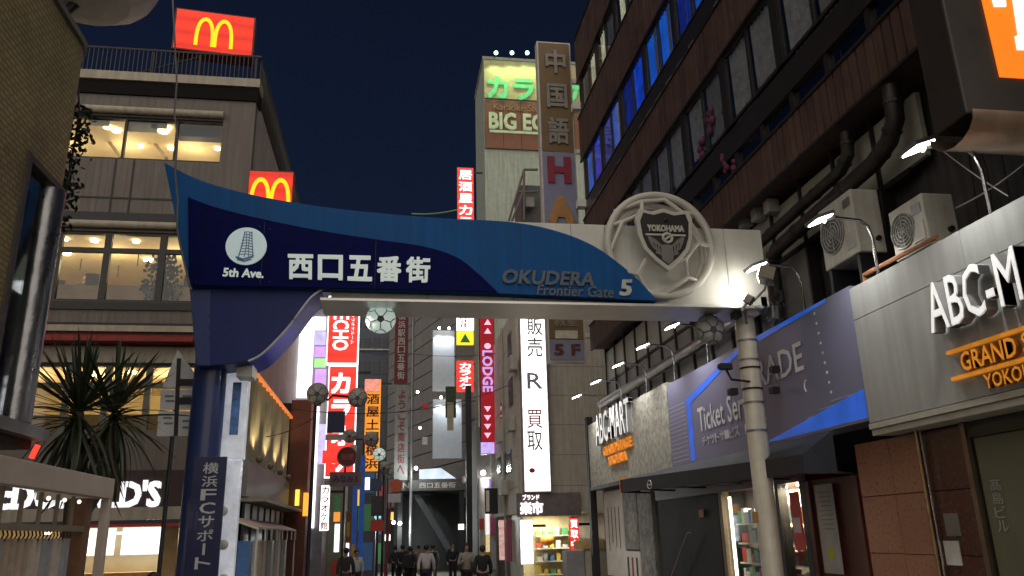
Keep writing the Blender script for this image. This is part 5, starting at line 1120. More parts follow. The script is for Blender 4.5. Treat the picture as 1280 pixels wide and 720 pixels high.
for (ya, yb, m, tx, tm) in ((392, 412, wht_g, 'つぼ八', rt), (414, 430, glow('yellow_face', (1, .8, .03), 1.1, var=.1), None, None), (432, 446, mat('dark_glass_panel', (.12, .11, .1), .4), None, None), (451, 489, red_g, 'カラオケ', wht_t)):
    q = ry(571, ya, 592, yb, Y4); p_ = MB().box(q[0], q[1], Y4, Y4 + .3, q[2], q[3]).build('sign_box', m, stp)
    if tx: 
        i = .1; (letters(tx, qy(q[0] + i * 1.5, q[1] - i * 1.5, q[2] + i, q[3] - i, Y4), tm, stp, vertical=len(tx) > 3, depth=.01, bold=.03))
q = ry(575, 417, 588, 428, Y4 - .01); MB().prism([(q[0], Y4 - .002, q[2]), (q[1], Y4 - .002, q[2]), ((q[0] + q[1]) / 2, Y4 - .002, q[3])], (0, -.01, 0)).build('green_hill', mat('green_print', (.03, .3, .06), .5), stp)
MB().box(on_y(594, 450, Y4).x, on_y(597, 450, Y4).x, Y4 + .05, Y4 + .25, -.5, 14).build('mast', mat('mast_tan', (.25, .2, .13), .5), stp)
bp = thing('black_pylon', 'slim black pylon rising above the crowd in mid street', 'pylon', (3.6, 44, -.4)); q = ry(583, 482, 590, 700, 43); MB().box(q[0], q[1], 43, 43.4, -.5, q[3]).build('shaft', black_p, bp); MB().ball(((q[0] + q[1]) / 2 - .3, 42.9, on_y(583, 600, 43).z), .2, 10, 7, (.5, .5, 1)).build('white_lamp', white_p, bp)
# shops farther down the right side
fr = thing('corner_shop', 'small shop with white rounded pillar and colourful posters down the right side', 'shop', (5.2, 46, -.4))
q = ry(597, 600, 622, 720, 44); MB().box(q[0], 9, 44, 50, -.6, 7.5).build('wall', mat('shop_wall_grey', (.2, .19, .19), .7), fr)
MB().cyl((q[0] + .55, 43.9, -.6), (q[0] + .55, 43.9, on_y(605, 598, 44).z), .5, n=20).build('pillar', mat('pillar_white', (.62, .6, .6), .5), fr, smooth=True)
for (xa, ya, xb, yb, m) in ((599, 648, 605, 662, prods[1]), (607, 640, 612, 690, glow('shop_white', (1, .95, .9), .9)), (613, 645, 619, 668, mat('pink_poster', (.6, .12, .3), .5)), (606, 668, 613, 700, prods[4]), (614, 676, 620, 712, prods[5])): py_box(xa, ya, xb, yb, 43.3, .05, 'poster', m, fr)
c = on_y(604, 591, 43.2); MB().ball(c, .13, 10, 7).build('lamp', lamp_w, fr); light('POINT', c - V3((0, .2, .15)), 60, (1, .95, .9), fr, size=.1)
q = ry(618, 610, 628, 642, 38); t = thing('black_box_sign', 'small black hanging sign on the side of the beige block', 'sign', (4.9, 38, q[2])); MB().box(4.4, 5.0, 38, 38.15, q[2], q[3]).build('board', black_p, t); MB().box(4.45, 4.6, 37.99, 37.999, q[2] + .1, q[3] - .1).build('pale_strip', pw, t)
blade('violet_sign', 612, 598, 619, 626, 41.5, glow('violet_face', (.5, .2, 1), .8), 'tiny violet lit sign beyond the beige block', d=.12, cat='sign')
# ================================================================== END OF STREET
ds = thing('department_store', 'large dark grey panelled department store closing the street', 'building', (4, 70, -.6))
A_ = V3((7.4, 57.5, 0)); B_ = V3((-.2, 84, 0)); dv = (B_ - A_).normalized(); nv_ = V3((dv.y, -dv.x, 0)); nv_ = -nv_ if nv_.y > 0 else nv_
Ld = (B_ - A_).length; dsm = mat('store_panel', (.3, .285, .28), .55, var=.2, streak=.2)
topz = 24.5; MB().prism([A_ + V3((0, 0, -.8)), B_ + V3((0, 0, -.8)), B_ + V3((0, 0, topz)), A_ + V3((0, 0, topz))], -nv_ * 9).build('core', mat('store_core', (.03, .028, .028), .7), ds)
ncol, zr0 = 5, 4.6; pwid = Ld / ncol; ph = 1.42; pm_ = None; k = 0
for j in range(14):
    for i in range(ncol):
        a_ = A_ + dv * (i * pwid + .03); z = zr0 + j * ph
        if pm_ is None:
            pb_ = MB().prism([V3((0, 0, 0)), dv * (pwid - .06), dv * (pwid - .06) + V3((0, 0, ph - .09)), V3((0, 0, ph - .09))], nv_ * .12); pm_ = pb_.mesh('panel', V3((0, 0, 0)), dsm)
        o = bpy.data.objects.new('panel', pm_); COL.objects.link(o); o.parent = ds; o.location = a_ + V3((0, 0, z)) + nv_ * .005 - WL[ds.name]
for k, (xa, ya, xb, yb, lb) in enumerate(((541, 413, 568, 489, 'upper pale blank billboard lit from above on the dark store'), (541, 499, 577, 573, 'lower pale billboard lit from above on the dark store'))):
    Yq = 60; q = ry(xa, ya, xb, yb, Yq); t = thing('lit_billboard', lb, 'billboard', ((q[0] + q[1]) / 2, Yq, q[2]))
    MB().box(q[0], q[1], Yq, Yq + .3, q[2], q[3]).build('board', mat('billboard_pale', (.5, .54, .6), .6, var=.1), t)
    for f_ in (.27, .73):
        c = V3((q[0] + (q[1] - q[0]) * f_, Yq - .55, q[3] + .05)); MB().ball(c, .1, 8, 6).build('lamp', lamp_w, t); MB().tube([c, c + V3((0, .6, .1))], .03, 5).build('arm', dark_m, t)
        light('SPOT', c + V3((0, 0, -.12)), 150, (.93, .97, 1), t, aim=(c.x, Yq, q[2] + 1.2), size=.12, spot=110)
py_box(557, 483, 570, 522, 58, .2, 'green_hanging_sign', mat('dark_green_sign', (.03, .05, .02), .5, var=.5, scale=4), None, label='narrow dark green hanging sign between the two pale billboards', cat='sign')
py_box(559, 503, 567, 538, 57.9, .05, 'tan_hanging_sign', mat('tan_sign', (.3, .26, .18), .5, var=.3, scale=5), None, label='narrow tan sign overlapping the dark green one', cat='sign')
for k, (px, py, m) in enumerate(((532, 508, rt), (531, 551, white_p), (525, 535, white_p), (522, 490, white_p))): c = on_y(px, py, 62); MB().box(c.x - .2, c.x + .2, 62, 62.1, c.z - .28, c.z + .28).build('flag_sign', m, None, label=['small red', 'lowest small white', 'middle small white', 'top small white'][k] + ' mark sign on the dark store front', cat='sign') if k < 2 else MB().ball(c, .1, 6, 5).build('wall_lamp', lamp_w, None, label=['', '', 'lower', 'upper'][k] + ' tiny wall lamp on the dark store front', cat='lamp')
# banner on a mast
vb = thing('mast_banner', 'tall narrow maroon and grey banner hanging in mid street', 'banner', (.6, 55, 4)); Yv = 55
for (ya, yb, m, tx, tm) in ((385, 480, mat('maroon_cloth', (.11, .012, .018), .7), '横浜駅西口五番街', mat('pale_cloth_print', (.38, .34, .34), .7)), (481, 600, mat('grey_cloth', (.2, .2, .2), .7, var=.3), 'ようこそ商店街へ', mat('maroon_cloth_print', (.16, .03, .03), .7))):
    q = ry(493.5, ya, 510, yb, Yv); MB().box(q[0], q[1], Yv, Yv + .06, q[2], q[3]).build('cloth', m, vb); letters(tx, qy(q[0] + .2, q[1] - .2, q[2] + .3, q[3] - .3, Yv), tm, vb, vertical=True, depth=.01, bold=.02)
    MB().tube([(q[0], Yv + .1, q[3]), (q[1] + .3, Yv + .1, q[3])], .05, 6).build('cross_bar', grey_m, vb)
MB().cyl((q[1] + .25, Yv + .1, -.6), (q[1] + .25, Yv + .1, on_y(510, 380, Yv).z), .1, n=10).build('mast', grey_m, vb)
# dark block to the left of the store
db = thing('dark_block', 'dark blue-grey building at the street end left of the banner', 'building', (-3, 92, -.6)); q = ry(440, 335, 503, 500, 88)
MB().box(q[0] - 4, q[1], 88, 96, -.8, q[3]).build('wall', mat('blue_grey_wall', (.075, .09, .13), .6, var=.2), db)
for j in range(8):
    for i in range(5): x = q[0] + .3 + i * 1.05; MB().box(x, x + .7, 87.95, 87.99, 6 + j * 2.6, 7.4 + j * 2.6).build('window', mat('night_window', (.02, .025, .035), .15), db)
MB().box(q[0] - 1, q[0] + 5.6, 87.8, 87.98, on_y(470, 437, 88).z - .1, on_y(470, 437, 88).z + .05).build('ledge_light', mat('ledge_pale', (.5, .5, .5), .5), db)
# covered bridge at the street end
cb_ = thing('covered_bridge', 'dark covered footbridge with name band over the far street end', 'bridge', (2, 58, -.6)); Yc = 56; q = ry(494, 600, 584, 613, Yc)
MB().box(q[0], q[1], Yc, Yc + 5, q[2], q[3]).build('name_band', mat('band_dark', (.05, .045, .045), .5), cb_)
text('西口五番街', qy(q[0] + 1.6, q[1] - .8, q[2] + .15, q[3] - .15, Yc - .002), mat('band_letter', (.35, .3, .28), .5), cb_, depth=.02, bold=.02)
text('N', qy(q[0] + .5, q[0] + .95, q[2] + .15, q[3] - .15, Yc - .002), _m['band_letter'], cb_, depth=.02, bold=.02)
for x in (q[0] + .2, q[1] - .5): MB().box(x, x + .3, Yc + .2, Yc + .6, -.7, q[2]).build('leg', dark_m, cb_)
dbl = mat('stair_blue', (.035, .038, .046), .5)
MB().box(q[0], q[1], Yc + 4.5, Yc + 5, -.7, q[2]).build('rear_wall', mat('rear_dark', (.04, .04, .046), .6), cb_)
for k in range(4): MB().prism([(q[0] + 1.2 + k * .35, Yc + 1 + k * .8, q[2] - .2), (q[0] + 1.7 + k * .35, Yc + 1 + k * .8, q[2] - .2), (q[0] + 4.3 + k * .25, Yc + 1 + k * .8, .4), (q[0] + 3.8 + k * .25, Yc + 1 + k * .8, .4)], (0, .3, 0)).build('stair_stringer', dbl, cb_)
MB().prism(G([(524, 599), (524, 587), (551, 585), (570, 598)], Yc + 2), (0, .1, 0)).build('skylight', glow('skylight', (.75, .85, 1), .95, var=.3, scale=1.5), cb_)
for k, (px, py) in enumerate(((520, 585), (492, 653), (500, 654))): c = on_y(px, py, 54); lo_ = MB().ball(c, .13, 8, 6).build('street_lamp_head', glow('cool_lamp', (.85, 1, .95), 4), None, label=['round lamp shining beside the bright skylight', 'left small cool lamp near the crowd at street end', 'right small cool lamp near the crowd at street end'][k], cat='lamp'); light('POINT', c + V3((0, -.3, -.2)), 260, (.9, 1, .95), lo_, size=.15)
# ================================================================== STREET BEYOND THE GATE, LEFT SIDE
# low arcade with uplit corrugated wall
ar = thing('uplit_arcade', 'low arcade with uplit cream corrugated wall left of the street', 'building', (-4, 24, 0)); AX = -3.5
p0 = on_x(306, 470, AX); p1 = on_x(358, 508, AX); zt_a = (p0.z + p1.z) / 2; zlo = on_x(340, 592, AX).z
corr = mat('cream_corrugated', (.5, .44, .3), .6, var=.2, streak=.25); b = MB(); n = 48; A2 = []; B2 = []
for i in range(n + 1): y = 20.6 + (29.0 - 20.6) * i / n; x = AX + .06 * math.sin(i * math.pi / 2); A2.append((x, y, zt_a)); B2.append((x, y, zlo))
b.strip(A2, B2); b.build('corrugated_wall', corr, ar, recalc=False)
MB().box(AX - .24, AX - .1, 20.6, 29, -.3, zt_a - .05).build('core', concrete, ar)
MB().box(AX - .1, AX + .1, 20.5, 29.05, zt_a, zt_a + .08).build('neon_cornice', mat('orange_cornice', (.5, .15, .04), .5, emit=(1, .25, .05), es=.7), ar)
MB().box(AX - .05, AX + .12, 20.5, 29.0, zlo - .9, zlo - .02).build('grey_board', mat('grey_signboard', (.26, .25, .25), .5, var=.2), ar)
for k in range(4):
    y = 21.6 + k * 2.1; MB().ball((AX + .2, y, zlo + .06), .09, 10, 7).build('uplight', mat('uplight_case', (.2, .18, .14), .5), ar); light('SPOT', (AX + .28, y, zlo + .2), 70, (1, .8, .45), ar, aim=(AX - .02, y, zt_a), size=.06, spot=110)
MB().box(AX - .1, AX + .55, 20.5, 29.2, zlo - 1.02, zlo - .93).build('ledge', cream_b, ar)
for k in range(7): y = 20.7 + k * 1.15; MB().box(AX + .02, AX + .08, y, y + .75, 0, zlo - 1.05).build('door_leaf', mat('door_leaf_%d' % (k % 3), ((.05, .045, .04), (.12, .08, .05), (.3, .31, .34))[k % 3], .35, var=.4), ar)
cn = thing('stall_canopy', 'flimsy white framed canopy over clothes racks below the arcade', 'canopy', (-3, 22, 0)); zc_ = on_x(330, 662, -3.0).z
MB().prism([(-3.35, 18.5, zc_ + .22), (-2.75, 18.5, zc_), (-2.75, 26, zc_), (-3.35, 26, zc_ + .22)], (0, 0, .03)).build('roof_sheet', mat('pinkish_sheet', (.5, .4, .36), .6), cn)
for k in range(8): y = 18.5 + k * 1.05; MB().tube([(-3.35, y, zc_ + .2), (-2.75, y, zc_ - .02), (-2.75, y, zc_ - .25)], .022, 6).build('frame_bar', white_p, cn)
for y in (18.6, 22.3, 25.9): MB().tube([(-2.78, y, 0), (-2.78, y, zc_)], .025, 6).build('leg', white_p, cn)
for k in range(10): y = 18.8 + k * .7; MB().box(-3.2, -2.95, y, y + .4, .3, zc_ - .25).build('hanging_garment', random.choice(fabm + [prods[0], prods[2]]), cn)
br2 = thing('brown_pillar_building', 'reddish brown pillar-like facade between the arcade and the red signs', 'building', (-3, 29.5, 0)); q = ry(361, 500, 386, 640, 29.2)
MB().box(q[0], q[1], 29.2, 30.4, -.3, q[3]).build('facade', mat('red_brown', (.17, .055, .035), .6, var=.2), br2); MB().box(q[0] - .35, q[0] - .02, 29.25, 30.4, -.3, q[3] - .1).build('painted_shadow', black_p, br2)  # black box standing in for the shade beside the facade
MB().box(*ry(369, 612, 374, 632, 29.1)[:2], 29.05, 29.18, *ry(369, 612, 374, 632, 29.1)[2:]).build('yellow_light', glow('yellow_tube', (1, .8, .1), 1.2), br2); MB().box(*ry(379, 616, 385, 645, 29.1)[:2], 29.05, 29.18, *ry(379, 616, 385, 645, 29.1)[2:]).build('amber_light', glow('amber_light', (1, .45, .05), 1.2), br2)
# bright karaoke house with white lilac glass
kh = thing('karaoke_house', 'karaoke house with glowing white and lilac glass front behind red signs', 'building', (-5, 34, 0)); KY = 33.0
q = ry(300, 396, 412, 500, KY); MB().box(q[0] - 4, q[1], KY + .1, KY + 8, -.3, 11.0).build('wall', mat('khouse_wall', (.3, .28, .3), .6), kh)
lg = [glow('lilac_glass', (.72, .62, 1), .85, var=.35), glow('white_glass', (1, .97, 1), 2.2, var=.2), glow('grey_lilac_glass', (.62, .58, .72), .4, var=.4), glow('green_glass_lit', (.45, 1, .35), .9, var=.2), glow('violet_glass', (.75, .4, 1), .9, var=.2)]
for (xa, ya, xb, yb, m) in ((312, 396, 336, 497, 2), (338, 396, 352, 497, 0), (354, 396, 368, 497, 2), (370, 396, 391, 497, 1), (393, 396, 407, 412, 1), (393, 414, 407, 431, 0), (393, 433, 407, 446, 4), (393, 448, 407, 459, 3), (393, 461, 407, 497, 4)): py_box(xa, ya, xb, yb, KY, .09, 'lit_panel', lg[m], kh)
for (xa, ya, xb, yb, m) in ((388, 500, 396, 660, 1), (398, 530, 409, 580, 0), (372, 645, 388, 700, 2)): py_box(xa, ya, xb, yb, KY, .09, 'lit_panel', lg[m], kh)
# red blade signs
KS = 31.5
t, a = blade('red_echo_sign', 409, 370, 449, 455, KS, red_g, 'red lit vertical sign with sideways white Latin letters left under the gate', border=wht_g)
q = ry(416, 392, 436, 438, KS); V_ = qy(*q, KS); text('ECHO', [V_[1], V_[2], V_[3], V_[0]], wht_t, t, depth=.012, bold=.02)
q = ry(439, 392, 443, 430, KS); V_ = qy(*q, KS); text('カラオケルーム', [V_[1], V_[2], V_[3], V_[0]], wht_t, t, depth=.01)
t, a = blade('red_karaoke_sign', 408, 457, 445, 597, KS - .05, red_g, 'red lit vertical sign with large white katakana below the sideways lettering', border=wht_g)
for ch, ya, yb in (('カ', 466, 492), ('ラ', 499, 524), ('オ', 532, 557), ('ケ', 564, 590)): q = ry(414, ya, 438, yb, KS - .05); text(ch, qy(*q, KS - .05), wht_t, t, depth=.012, bold=.04, name='letter')
blade('white_red_sign', 400, 606, 412, 664, KS - .3, wht_g, 'white lit board with red marks at the foot of the red signs', 'カラオケ館', rt, border=dark_m)
orr = glow('orange_sign_face', (1., .33, .02), .95, var=.35, scale=2.5); t, a = blade('orange_sign', 455, 473, 476, 590, 40, orr, 'orange lit vertical sign with dark characters right of the red signs', '居酒屋土間横浜', mat('dark_red_print', (.12, .012, .01), .6))
q = ry(456, 474, 475, 489, 39.99); MB().box(q[0], q[1], 39.97, 39.99, q[2], q[3]).build('pink_top', glow('pink_top', (1, .35, .25), .9, var=.4, scale=6), t)
# left side shop fronts farther on
for k, (xa, xb, yt, Y, m, lb) in enumerate(((414, 428, 600, 36, mat('olive_front', (.2, .2, .13), .6), 'narrow olive shop front left of the blue pole'), (428, 440, 640, 40, mat('rust_front', (.3, .1, .04), .6), 'narrow rust-orange shop front beside the blue pole'), (446, 470, 560, 50, mat('dim_front', (.07, .07, .08), .6), 'dim tall shop front deep on the left side'), (466, 482, 590, 62, mat('dim_front2', (.05, .05, .06), .6), 'farthest dim shop front on the left side'))):
    q = ry(xa, yt, xb, 700, Y); t = thing('shop_front', lb, 'building', ((q[0] + q[1]) / 2 - 2, Y, -.5)); MB().box(q[0] - 4, q[1], Y, Y + 4, -.6, q[3]).build('facade', m, t)
    for j in range(3): z = -.2 + j * (q[3] / 3.2); MB().box(q[0] + .1, q[1] - .12, Y - .03, Y - .004, z + .2, z + .2 + q[3] * .22).build('shop_panel', random.choice(prods + [wht_g]), t)
bq = ry(440, 590, 455, 700, 30); t = thing('blue_banner_pole', 'bright blue striped banner pole standing in the left of the street', 'banner', ((bq[0] + bq[1]) / 2, 30, -.2))
blu = mat('bright_blue', (.03, .13, .55), .5, emit=(.03, .15, .7), es=.12); MB().box(bq[0], bq[0] + .17, 30, 30.06, -.2, bq[3]).build('banner', blu, t); MB().box(bq[0] + .24, bq[1], 30.02, 30.08, -.2, bq[3] + .6).build('banner', blu, t); MB().box(bq[0] + .02, bq[0] + .14, 29.985, 29.998, 1.1, 1.6).build('yellow_patch', prods[4], t)
# ------------------------------------------------------------------ lamp posts with football lamps
def lamp_post(px, Y, ptop, label, m=black_p, r=.045):
    c = on_y(px, ptop, Y); t = thing('lamp_post', label, 'lamp post', (c.x, Y, gz(Y)), 'lamp posts along the street'); MB().tube([(c.x, Y, gz(Y)), (c.x, Y, 1.0), (c.x, Y, c.z)], [r * 1.5, r * 1.2, r], 10).build('shaft', m, t, smooth=True); MB().cyl((c.x, Y, gz(Y)), (c.x, Y, gz(Y) + .3), r * 2.4, n=12).build('base', m, t); return t, c
t, c = lamp_post(395, 23, 492, 'black lamp post carrying two football lamps, nearest on the left'); a1 = on_y(397, 492, 23); a2 = on_y(431, 499, 23); a3 = on_y(447, 497, 23)
MB().tube([a1, on_y(410, 500, 23), on_y(416, 494, 23), a3], .035, 6).build('cross_arm', black_p, t); MB().box(c.x, c.x + .15, 22.9, 23.1, c.z - .35, c.z - .15).build('ballast', grey_m, t)
ball_lamp(on_y(397, 492, 22.85), .30, 'grey football lamp at the left end of the nearest lamp post arm'); ball_lamp(on_y(447, 497, 22.85), .27, 'grey football lamp at the right end of the nearest lamp post arm')
q = ry(409, 514, 431, 541, 22.9); py_box(409, 514, 431, 541, 22.9, .04, 'small_banner', mat('small_navy', (.012, .02, .07), .6), None, label='small dark navy banner hanging under the nearest lamp arm', cat='banner'); py_box(407, 543, 432, 550, 22.9, .03, 'banner_foot', mat('banner_grey', (.3, .3, .32), .6), None, label='pale strip board below the small navy banner', cat='board')
t, c = lamp_post(455, 31, 549, 'dark lamp post with one football lamp, second on the left'); MB().tube([on_y(437, 549, 31), on_y(463, 549, 31)], .04, 6).build('cross_arm', black_p, t); ball_lamp(on_y(464, 549, 30.85), .28, 'grey football lamp on the second lamp post, above the round red sign'); ball_lamp(on_y(437, 545, 30.9), .26, 'dim grey football lamp at the left end of the second lamp arm')
for k, (px, py, Y, r) in enumerate(((474, 568, 38, .29), (480, 585, 44, .33), (485, 592, 50, .28))):
    t, c = lamp_post(px, Y, py, ['third', 'fourth', 'fifth'][k] + ' lamp post on the left, in front of the dark block'); ball_lamp(on_y(px, py, Y - .15), r, ['pale football lamp on the third lamp post', 'grey football lamp on the fourth lamp post', 'grey football lamp on the farthest lamp post'][k], ball_lit if k == 0 else None)
# round red sign with board below
rsn = thing('round_red_sign', 'dark red round sign above a small lettered board on a thin post', 'sign', on_y(430, 720, 24)); c = on_y(434, 571, 24); rr_ = .275
MB().cyl(c, c + V3((0, .05, 0)), rr_, n=28).build('disc', mat('dark_red_disc', (.16, .015, .018), .5), rsn); MB().tube([c + V3((rr_ * math.cos(a), -.005, rr_ * math.sin(a))) for a in [i * math.pi / 14 for i in range(28)]], .018, 6, close=True).build('rim', mat('rim_grey', (.25, .2, .2), .5), rsn)
text('禁煙', [c + V3((u, -.0, v)) for u, v in ((-.18, .09), (.18, .09), (.18, -.09), (-.18, -.09))], mat('disc_print', (.35, .1, .1), .6), rsn, depth=.006, bold=.02)
q = ry(412, 590, 452, 608, 24); MB().box(q[0], q[1], 24, 24.05, q[2], q[3]).build('board', mat('dusky_board', (.17, .11, .13), .6), rsn); text('みなみ.5', qy(q[0] + .1, q[1] - .1, q[2] + .1, q[3] - .09, 24), mat('purple_print', (.03, .02, .07), .6), rsn, depth=.006, bold=.02)
MB().tube([(c.x - .05, 24.08, gz(24)), (c.x - .05, 24.08, c.z)], .03, 8).build('post', dark_m, rsn)
rs2 = thing('round_orange_sign', 'small red-orange round sign with white plate on a red pole', 'sign', on_y(490, 720, 33)); c = on_y(495, 607, 33)
MB().cyl(c, c + V3((0, .05, 0)), .26, n=20).build('disc', mat('orange_red_disc', (.5, .09, .05), .5), rs2); q = ry(485, 617, 501, 628, 33); MB().box(q[0], q[1], 33, 33.04, q[2], q[3]).build('plate', mat('pale_plate', (.5, .48, .52), .5), rs2)
rp = on_y(484, 690, 33); MB().tube([(rp.x - .1, 33.05, gz(33)), (c.x - .2, 33.05, q[2]), (c.x - .05, 33.05, c.z)], .045, 8).build('pole', mat('red_pole', (.3, .03, .03), .5), rs2)
for k, (xa, ya, xb, yb, Y, m, lb) in enumerate(((463, 598, 477, 614, 34, mat('navy_box', (.02, .03, .08), .5), 'small navy hanging sign below the third lamp'), (464, 620, 478, 645, 34.2, mat('dark_box', (.03, .03, .035), .5), 'small dark hanging sign in the left cluster'), (463, 650, 480, 664, 34.4, prods[1], 'small red sign plate low in the left cluster'), (437, 556, 446, 565, 28, prods[0], 'tiny white plate beside the round red sign'))):
    py_box(xa, ya, xb, yb, Y, .06, 'small_sign', m, None, label=lb, cat='sign')
tiny = ((403, 563, 425, 579, 30, red_g, 'red plate low on the karaoke tower behind the navy banner'), (456, 597, 462, 612, 37, wht_g, 'small white lit sign left of the third lamp'), (446, 612, 453, 632, 38, glow('tiny_amber', (1, .5, .1), .9), 'small amber lit sign behind the blue banner pole'),
        (468, 640, 476, 648, 40, glow('tiny_cyan', (.5, .9, 1), .9), 'small cyan lit sign low in the left cluster'), (417, 640, 425, 652, 34.5, glow('tiny_orange', (1, .35, .06), .9), 'small orange lit shop sign behind the round red sign'), (418, 655, 424, 690, 34.6, wht_g, 'narrow white lit door sign on the olive front'),
        (595, 560, 599, 584, 46, glow('tiny_pink', (1, .3, .5), .8), 'slim pink lit sign beyond the maroon sign'), (588, 640, 593, 660, 50, glow('tiny_red', (1, .1, .06), .8), 'tiny red lit sign right of the black pylon'), (573, 655, 580, 662, 54, wht_g, 'tiny white lit sign under the footbridge'), (488, 640, 492, 650, 48, glow('tiny_yellow', (1, .8, .2), .9), 'tiny yellow lit sign at the far left of the crowd'),
        (481, 668, 488, 676, 52, wht_g, 'tiny white shop light left of the crowd'), (624, 650, 632, 700, 36, glow('tiny_rose', (.9, .5, .45), .7, var=.5, scale=5), 'tall rosy lit poster by the beige block'), (633, 650, 640, 702, 34.5, mat('magenta_front', (.4, .1, .2), .5), 'narrow magenta shop panel left of the resale shop'))
for (xa, ya, xb, yb, Y, m, lb) in tiny: py_box(xa, ya, xb, yb, Y, .08, 'small_sign', m, None, label=lb, cat='sign')  # small lit signs, several put in to brighten and fill the far street
# ------------------------------------------------------------------ overhead wires
for k, (a_, b2, s) in enumerate((((300, 545, 24), (395, 520, 24), .25), ((440, 436, 40), (495, 440, 48), .2), ((500, 440, 46), (660, 436, 36), .3), ((300, 500, 26), (640, 480, 34), .8))):
    MB().tube(sag(on_y(*a_), on_y(*b2), s), .014, 5).build('overhead_wire', black_p, None, label=['wire from the left post to the nearest lamp', 'pale wire crossing behind the lit football lamp', 'wire crossing in front of the dark store', 'long wire crossing the street under the gate'][k], cat='wire')
tp = MB().tube(sag(on_y(515, 267, 36), on_y(571, 262, 40), .1), .03, 6).build('green_rope_light', mat('green_rope', (.1, .16, .04), .6, emit=(.3, .5, .1), es=.15), None, label='faint green rope light just above the gate top left of the red sign', cat='rope light')
# ================================================================== PEOPLE
skin_m = mat('skin', (.42, .25, .17), .55, var=.1); hair_m = mat('black_hair', (.012, .01, .01), .5)
def skin_obj(name, J, E, m, parent, loc, rot, s):
    bm = bmesh.new(); L = bm.verts.layers.skin.verify(); vs_ = {}
    for i, (k, (p, r)) in enumerate(J.items()):
        v = bm.verts.new(p); v[L].radius = r if isinstance(r, tuple) else (r, r); v[L].use_root = (i == 0); vs_[k] = v
    for a_, b2 in E: bm.edges.new((vs_[a_], vs_[b2]))
    me = bpy.data.meshes.new(name); bm.to_mesh(me); bm.free(); me.materials.append(m)
    o = bpy.data.objects.new(name, me); COL.objects.link(o); WL[o.name] = V3(loc)
    sk = o.modifiers.new('skin', 'SKIN'); sk.use_smooth_shade = True; sb_ = o.modifiers.new('sub', 'SUBSURF'); sb_.levels = 1; sb_.render_levels = 2
    if parent: o.parent = parent
    else: o.location = loc; o.rotation_euler = (0, 0, rot); o.scale = (s, s, s)
    return o
def person(x, Y, rot, h, shirt, trousers, label, stride=.18, arms='down', floor=None, hair=hair_m, bag=False):
    s = h / 1.72; z0 = gz(Y) if floor is None else floor
    J = {'pel': ((0, 0, .95), (.13, .1)), 'sp': ((0, .01, 1.12), (.125, .09)), 'ch': ((0, .01, 1.32), (.15, .1)), 'nb': ((0, .015, 1.45), (.075, .065)), 'nk': ((0, .005, 1.50), .052), 'jw': ((0, -.015, 1.555), (.062, .075)), 'hd': ((0, -.005, 1.62), (.078, .098)), 'tp': ((0, .005, 1.69), (.062, .075)), 'ns': ((0, -.1, 1.60), .012)}
    E = [('pel', 'sp'), ('sp', 'ch'), ('ch', 'nb'), ('nb', 'nk'), ('nk', 'jw'), ('jw', 'hd'), ('hd', 'tp'), ('hd', 'ns')]
    for S, sx in (('l', -1), ('r', 1)):
        st_ = stride * sx
        J.update({'hp' + S: ((sx * .09, 0, .9), .088), 'kn' + S: ((sx * .1, -st_ * .55 - .02, .49), .06), 'an' + S: ((sx * .1, -st_, .09), .042), 'to' + S: ((sx * .11, -st_ - .15, .045), .036)})
        E += [('pel', 'hp' + S), ('hp' + S, 'kn' + S), ('kn' + S, 'an' + S), ('an' + S, 'to' + S)]
        if arms == 'down' or (arms == 'one' and sx < 0): el, wr, hn = (sx * .25, .03 + st_ * .3, 1.14), (sx * .25, -.04 + st_ * .8, .92), (sx * .245, -.07 + st_ * .9, .84)
        else: el, wr, hn = (sx * .25, -.02, 1.13), (sx * .12, -.22, 1.22), (sx * .05, -.26, 1.27)
        J.update({'sh' + S: ((sx * .175, .01, 1.40), .06), 'el' + S: (el, .043), 'wr' + S: (wr, .03), 'hn' + S: (hn, .034)})
        E += [('ch', 'sh' + S), ('sh' + S, 'el' + S), ('el' + S, 'wr' + S), ('wr' + S, 'hn' + S)]
        hv = (V3(hn) - V3(wr)).normalized()
        for f_ in range(5):
            q_ = V3(hn) + hv * (.05 if f_ < 4 else .02) + V3((.014 * (f_ - 1.5) if f_ < 4 else -sx * .045, (-.01 * f_), 0)); J['f%d%s' % (f_, S)] = (tuple(q_), .009); E.append(('hn' + S, 'f%d%s' % (f_, S)))
    body = skin_obj('person', J, E, skin_m, None, V3((x, Y, z0)), rot, s); tagup(body, label, 'person', 'people in the street')
    g_ = lambda r, d: tuple(v + d for v in r) if isinstance(r, tuple) else r + d
    K = ['ch', 'sp', 'pel', 'nb', 'shl', 'ell', 'wrl', 'shr', 'elr', 'wrr']; skin_obj('shirt', {k: (J[k][0], g_(J[k][1], .022 if k != 'nb' else -.008)) for k in K}, [('ch', 'sp'), ('sp', 'pel'), ('ch', 'nb'), ('ch', 'shl'), ('shl', 'ell'), ('ell', 'wrl'), ('ch', 'shr'), ('shr', 'elr'), ('elr', 'wrr')], shirt, body, (0, 0, 0), 0, 1)
    K = ['pel', 'hpl', 'knl', 'anl', 'hpr', 'knr', 'anr']; skin_obj('trousers', {k: (J[k][0], g_(J[k][1], .018)) for k in K}, [('pel', 'hpl'), ('hpl', 'knl'), ('knl', 'anl'), ('pel', 'hpr'), ('hpr', 'knr'), ('knr', 'anr')], trousers, body, (0, 0, 0), 0, 1)
    hb = MB(); hb.ball((0, .022, 1.655), .098, 14, 9, (.95, 1.02, 1.02)); hb.v = [V3((p.x, max(p.y, -.062) if p.z < 1.66 else p.y, p.z)) for p in hb.v]
    me = hb.mesh('hair', V3((0, 0, 0)), hair); o = bpy.data.objects.new('hair', me); COL.objects.link(o); o.parent = body
    for p_ in me.polygons: p_.use_smooth = True
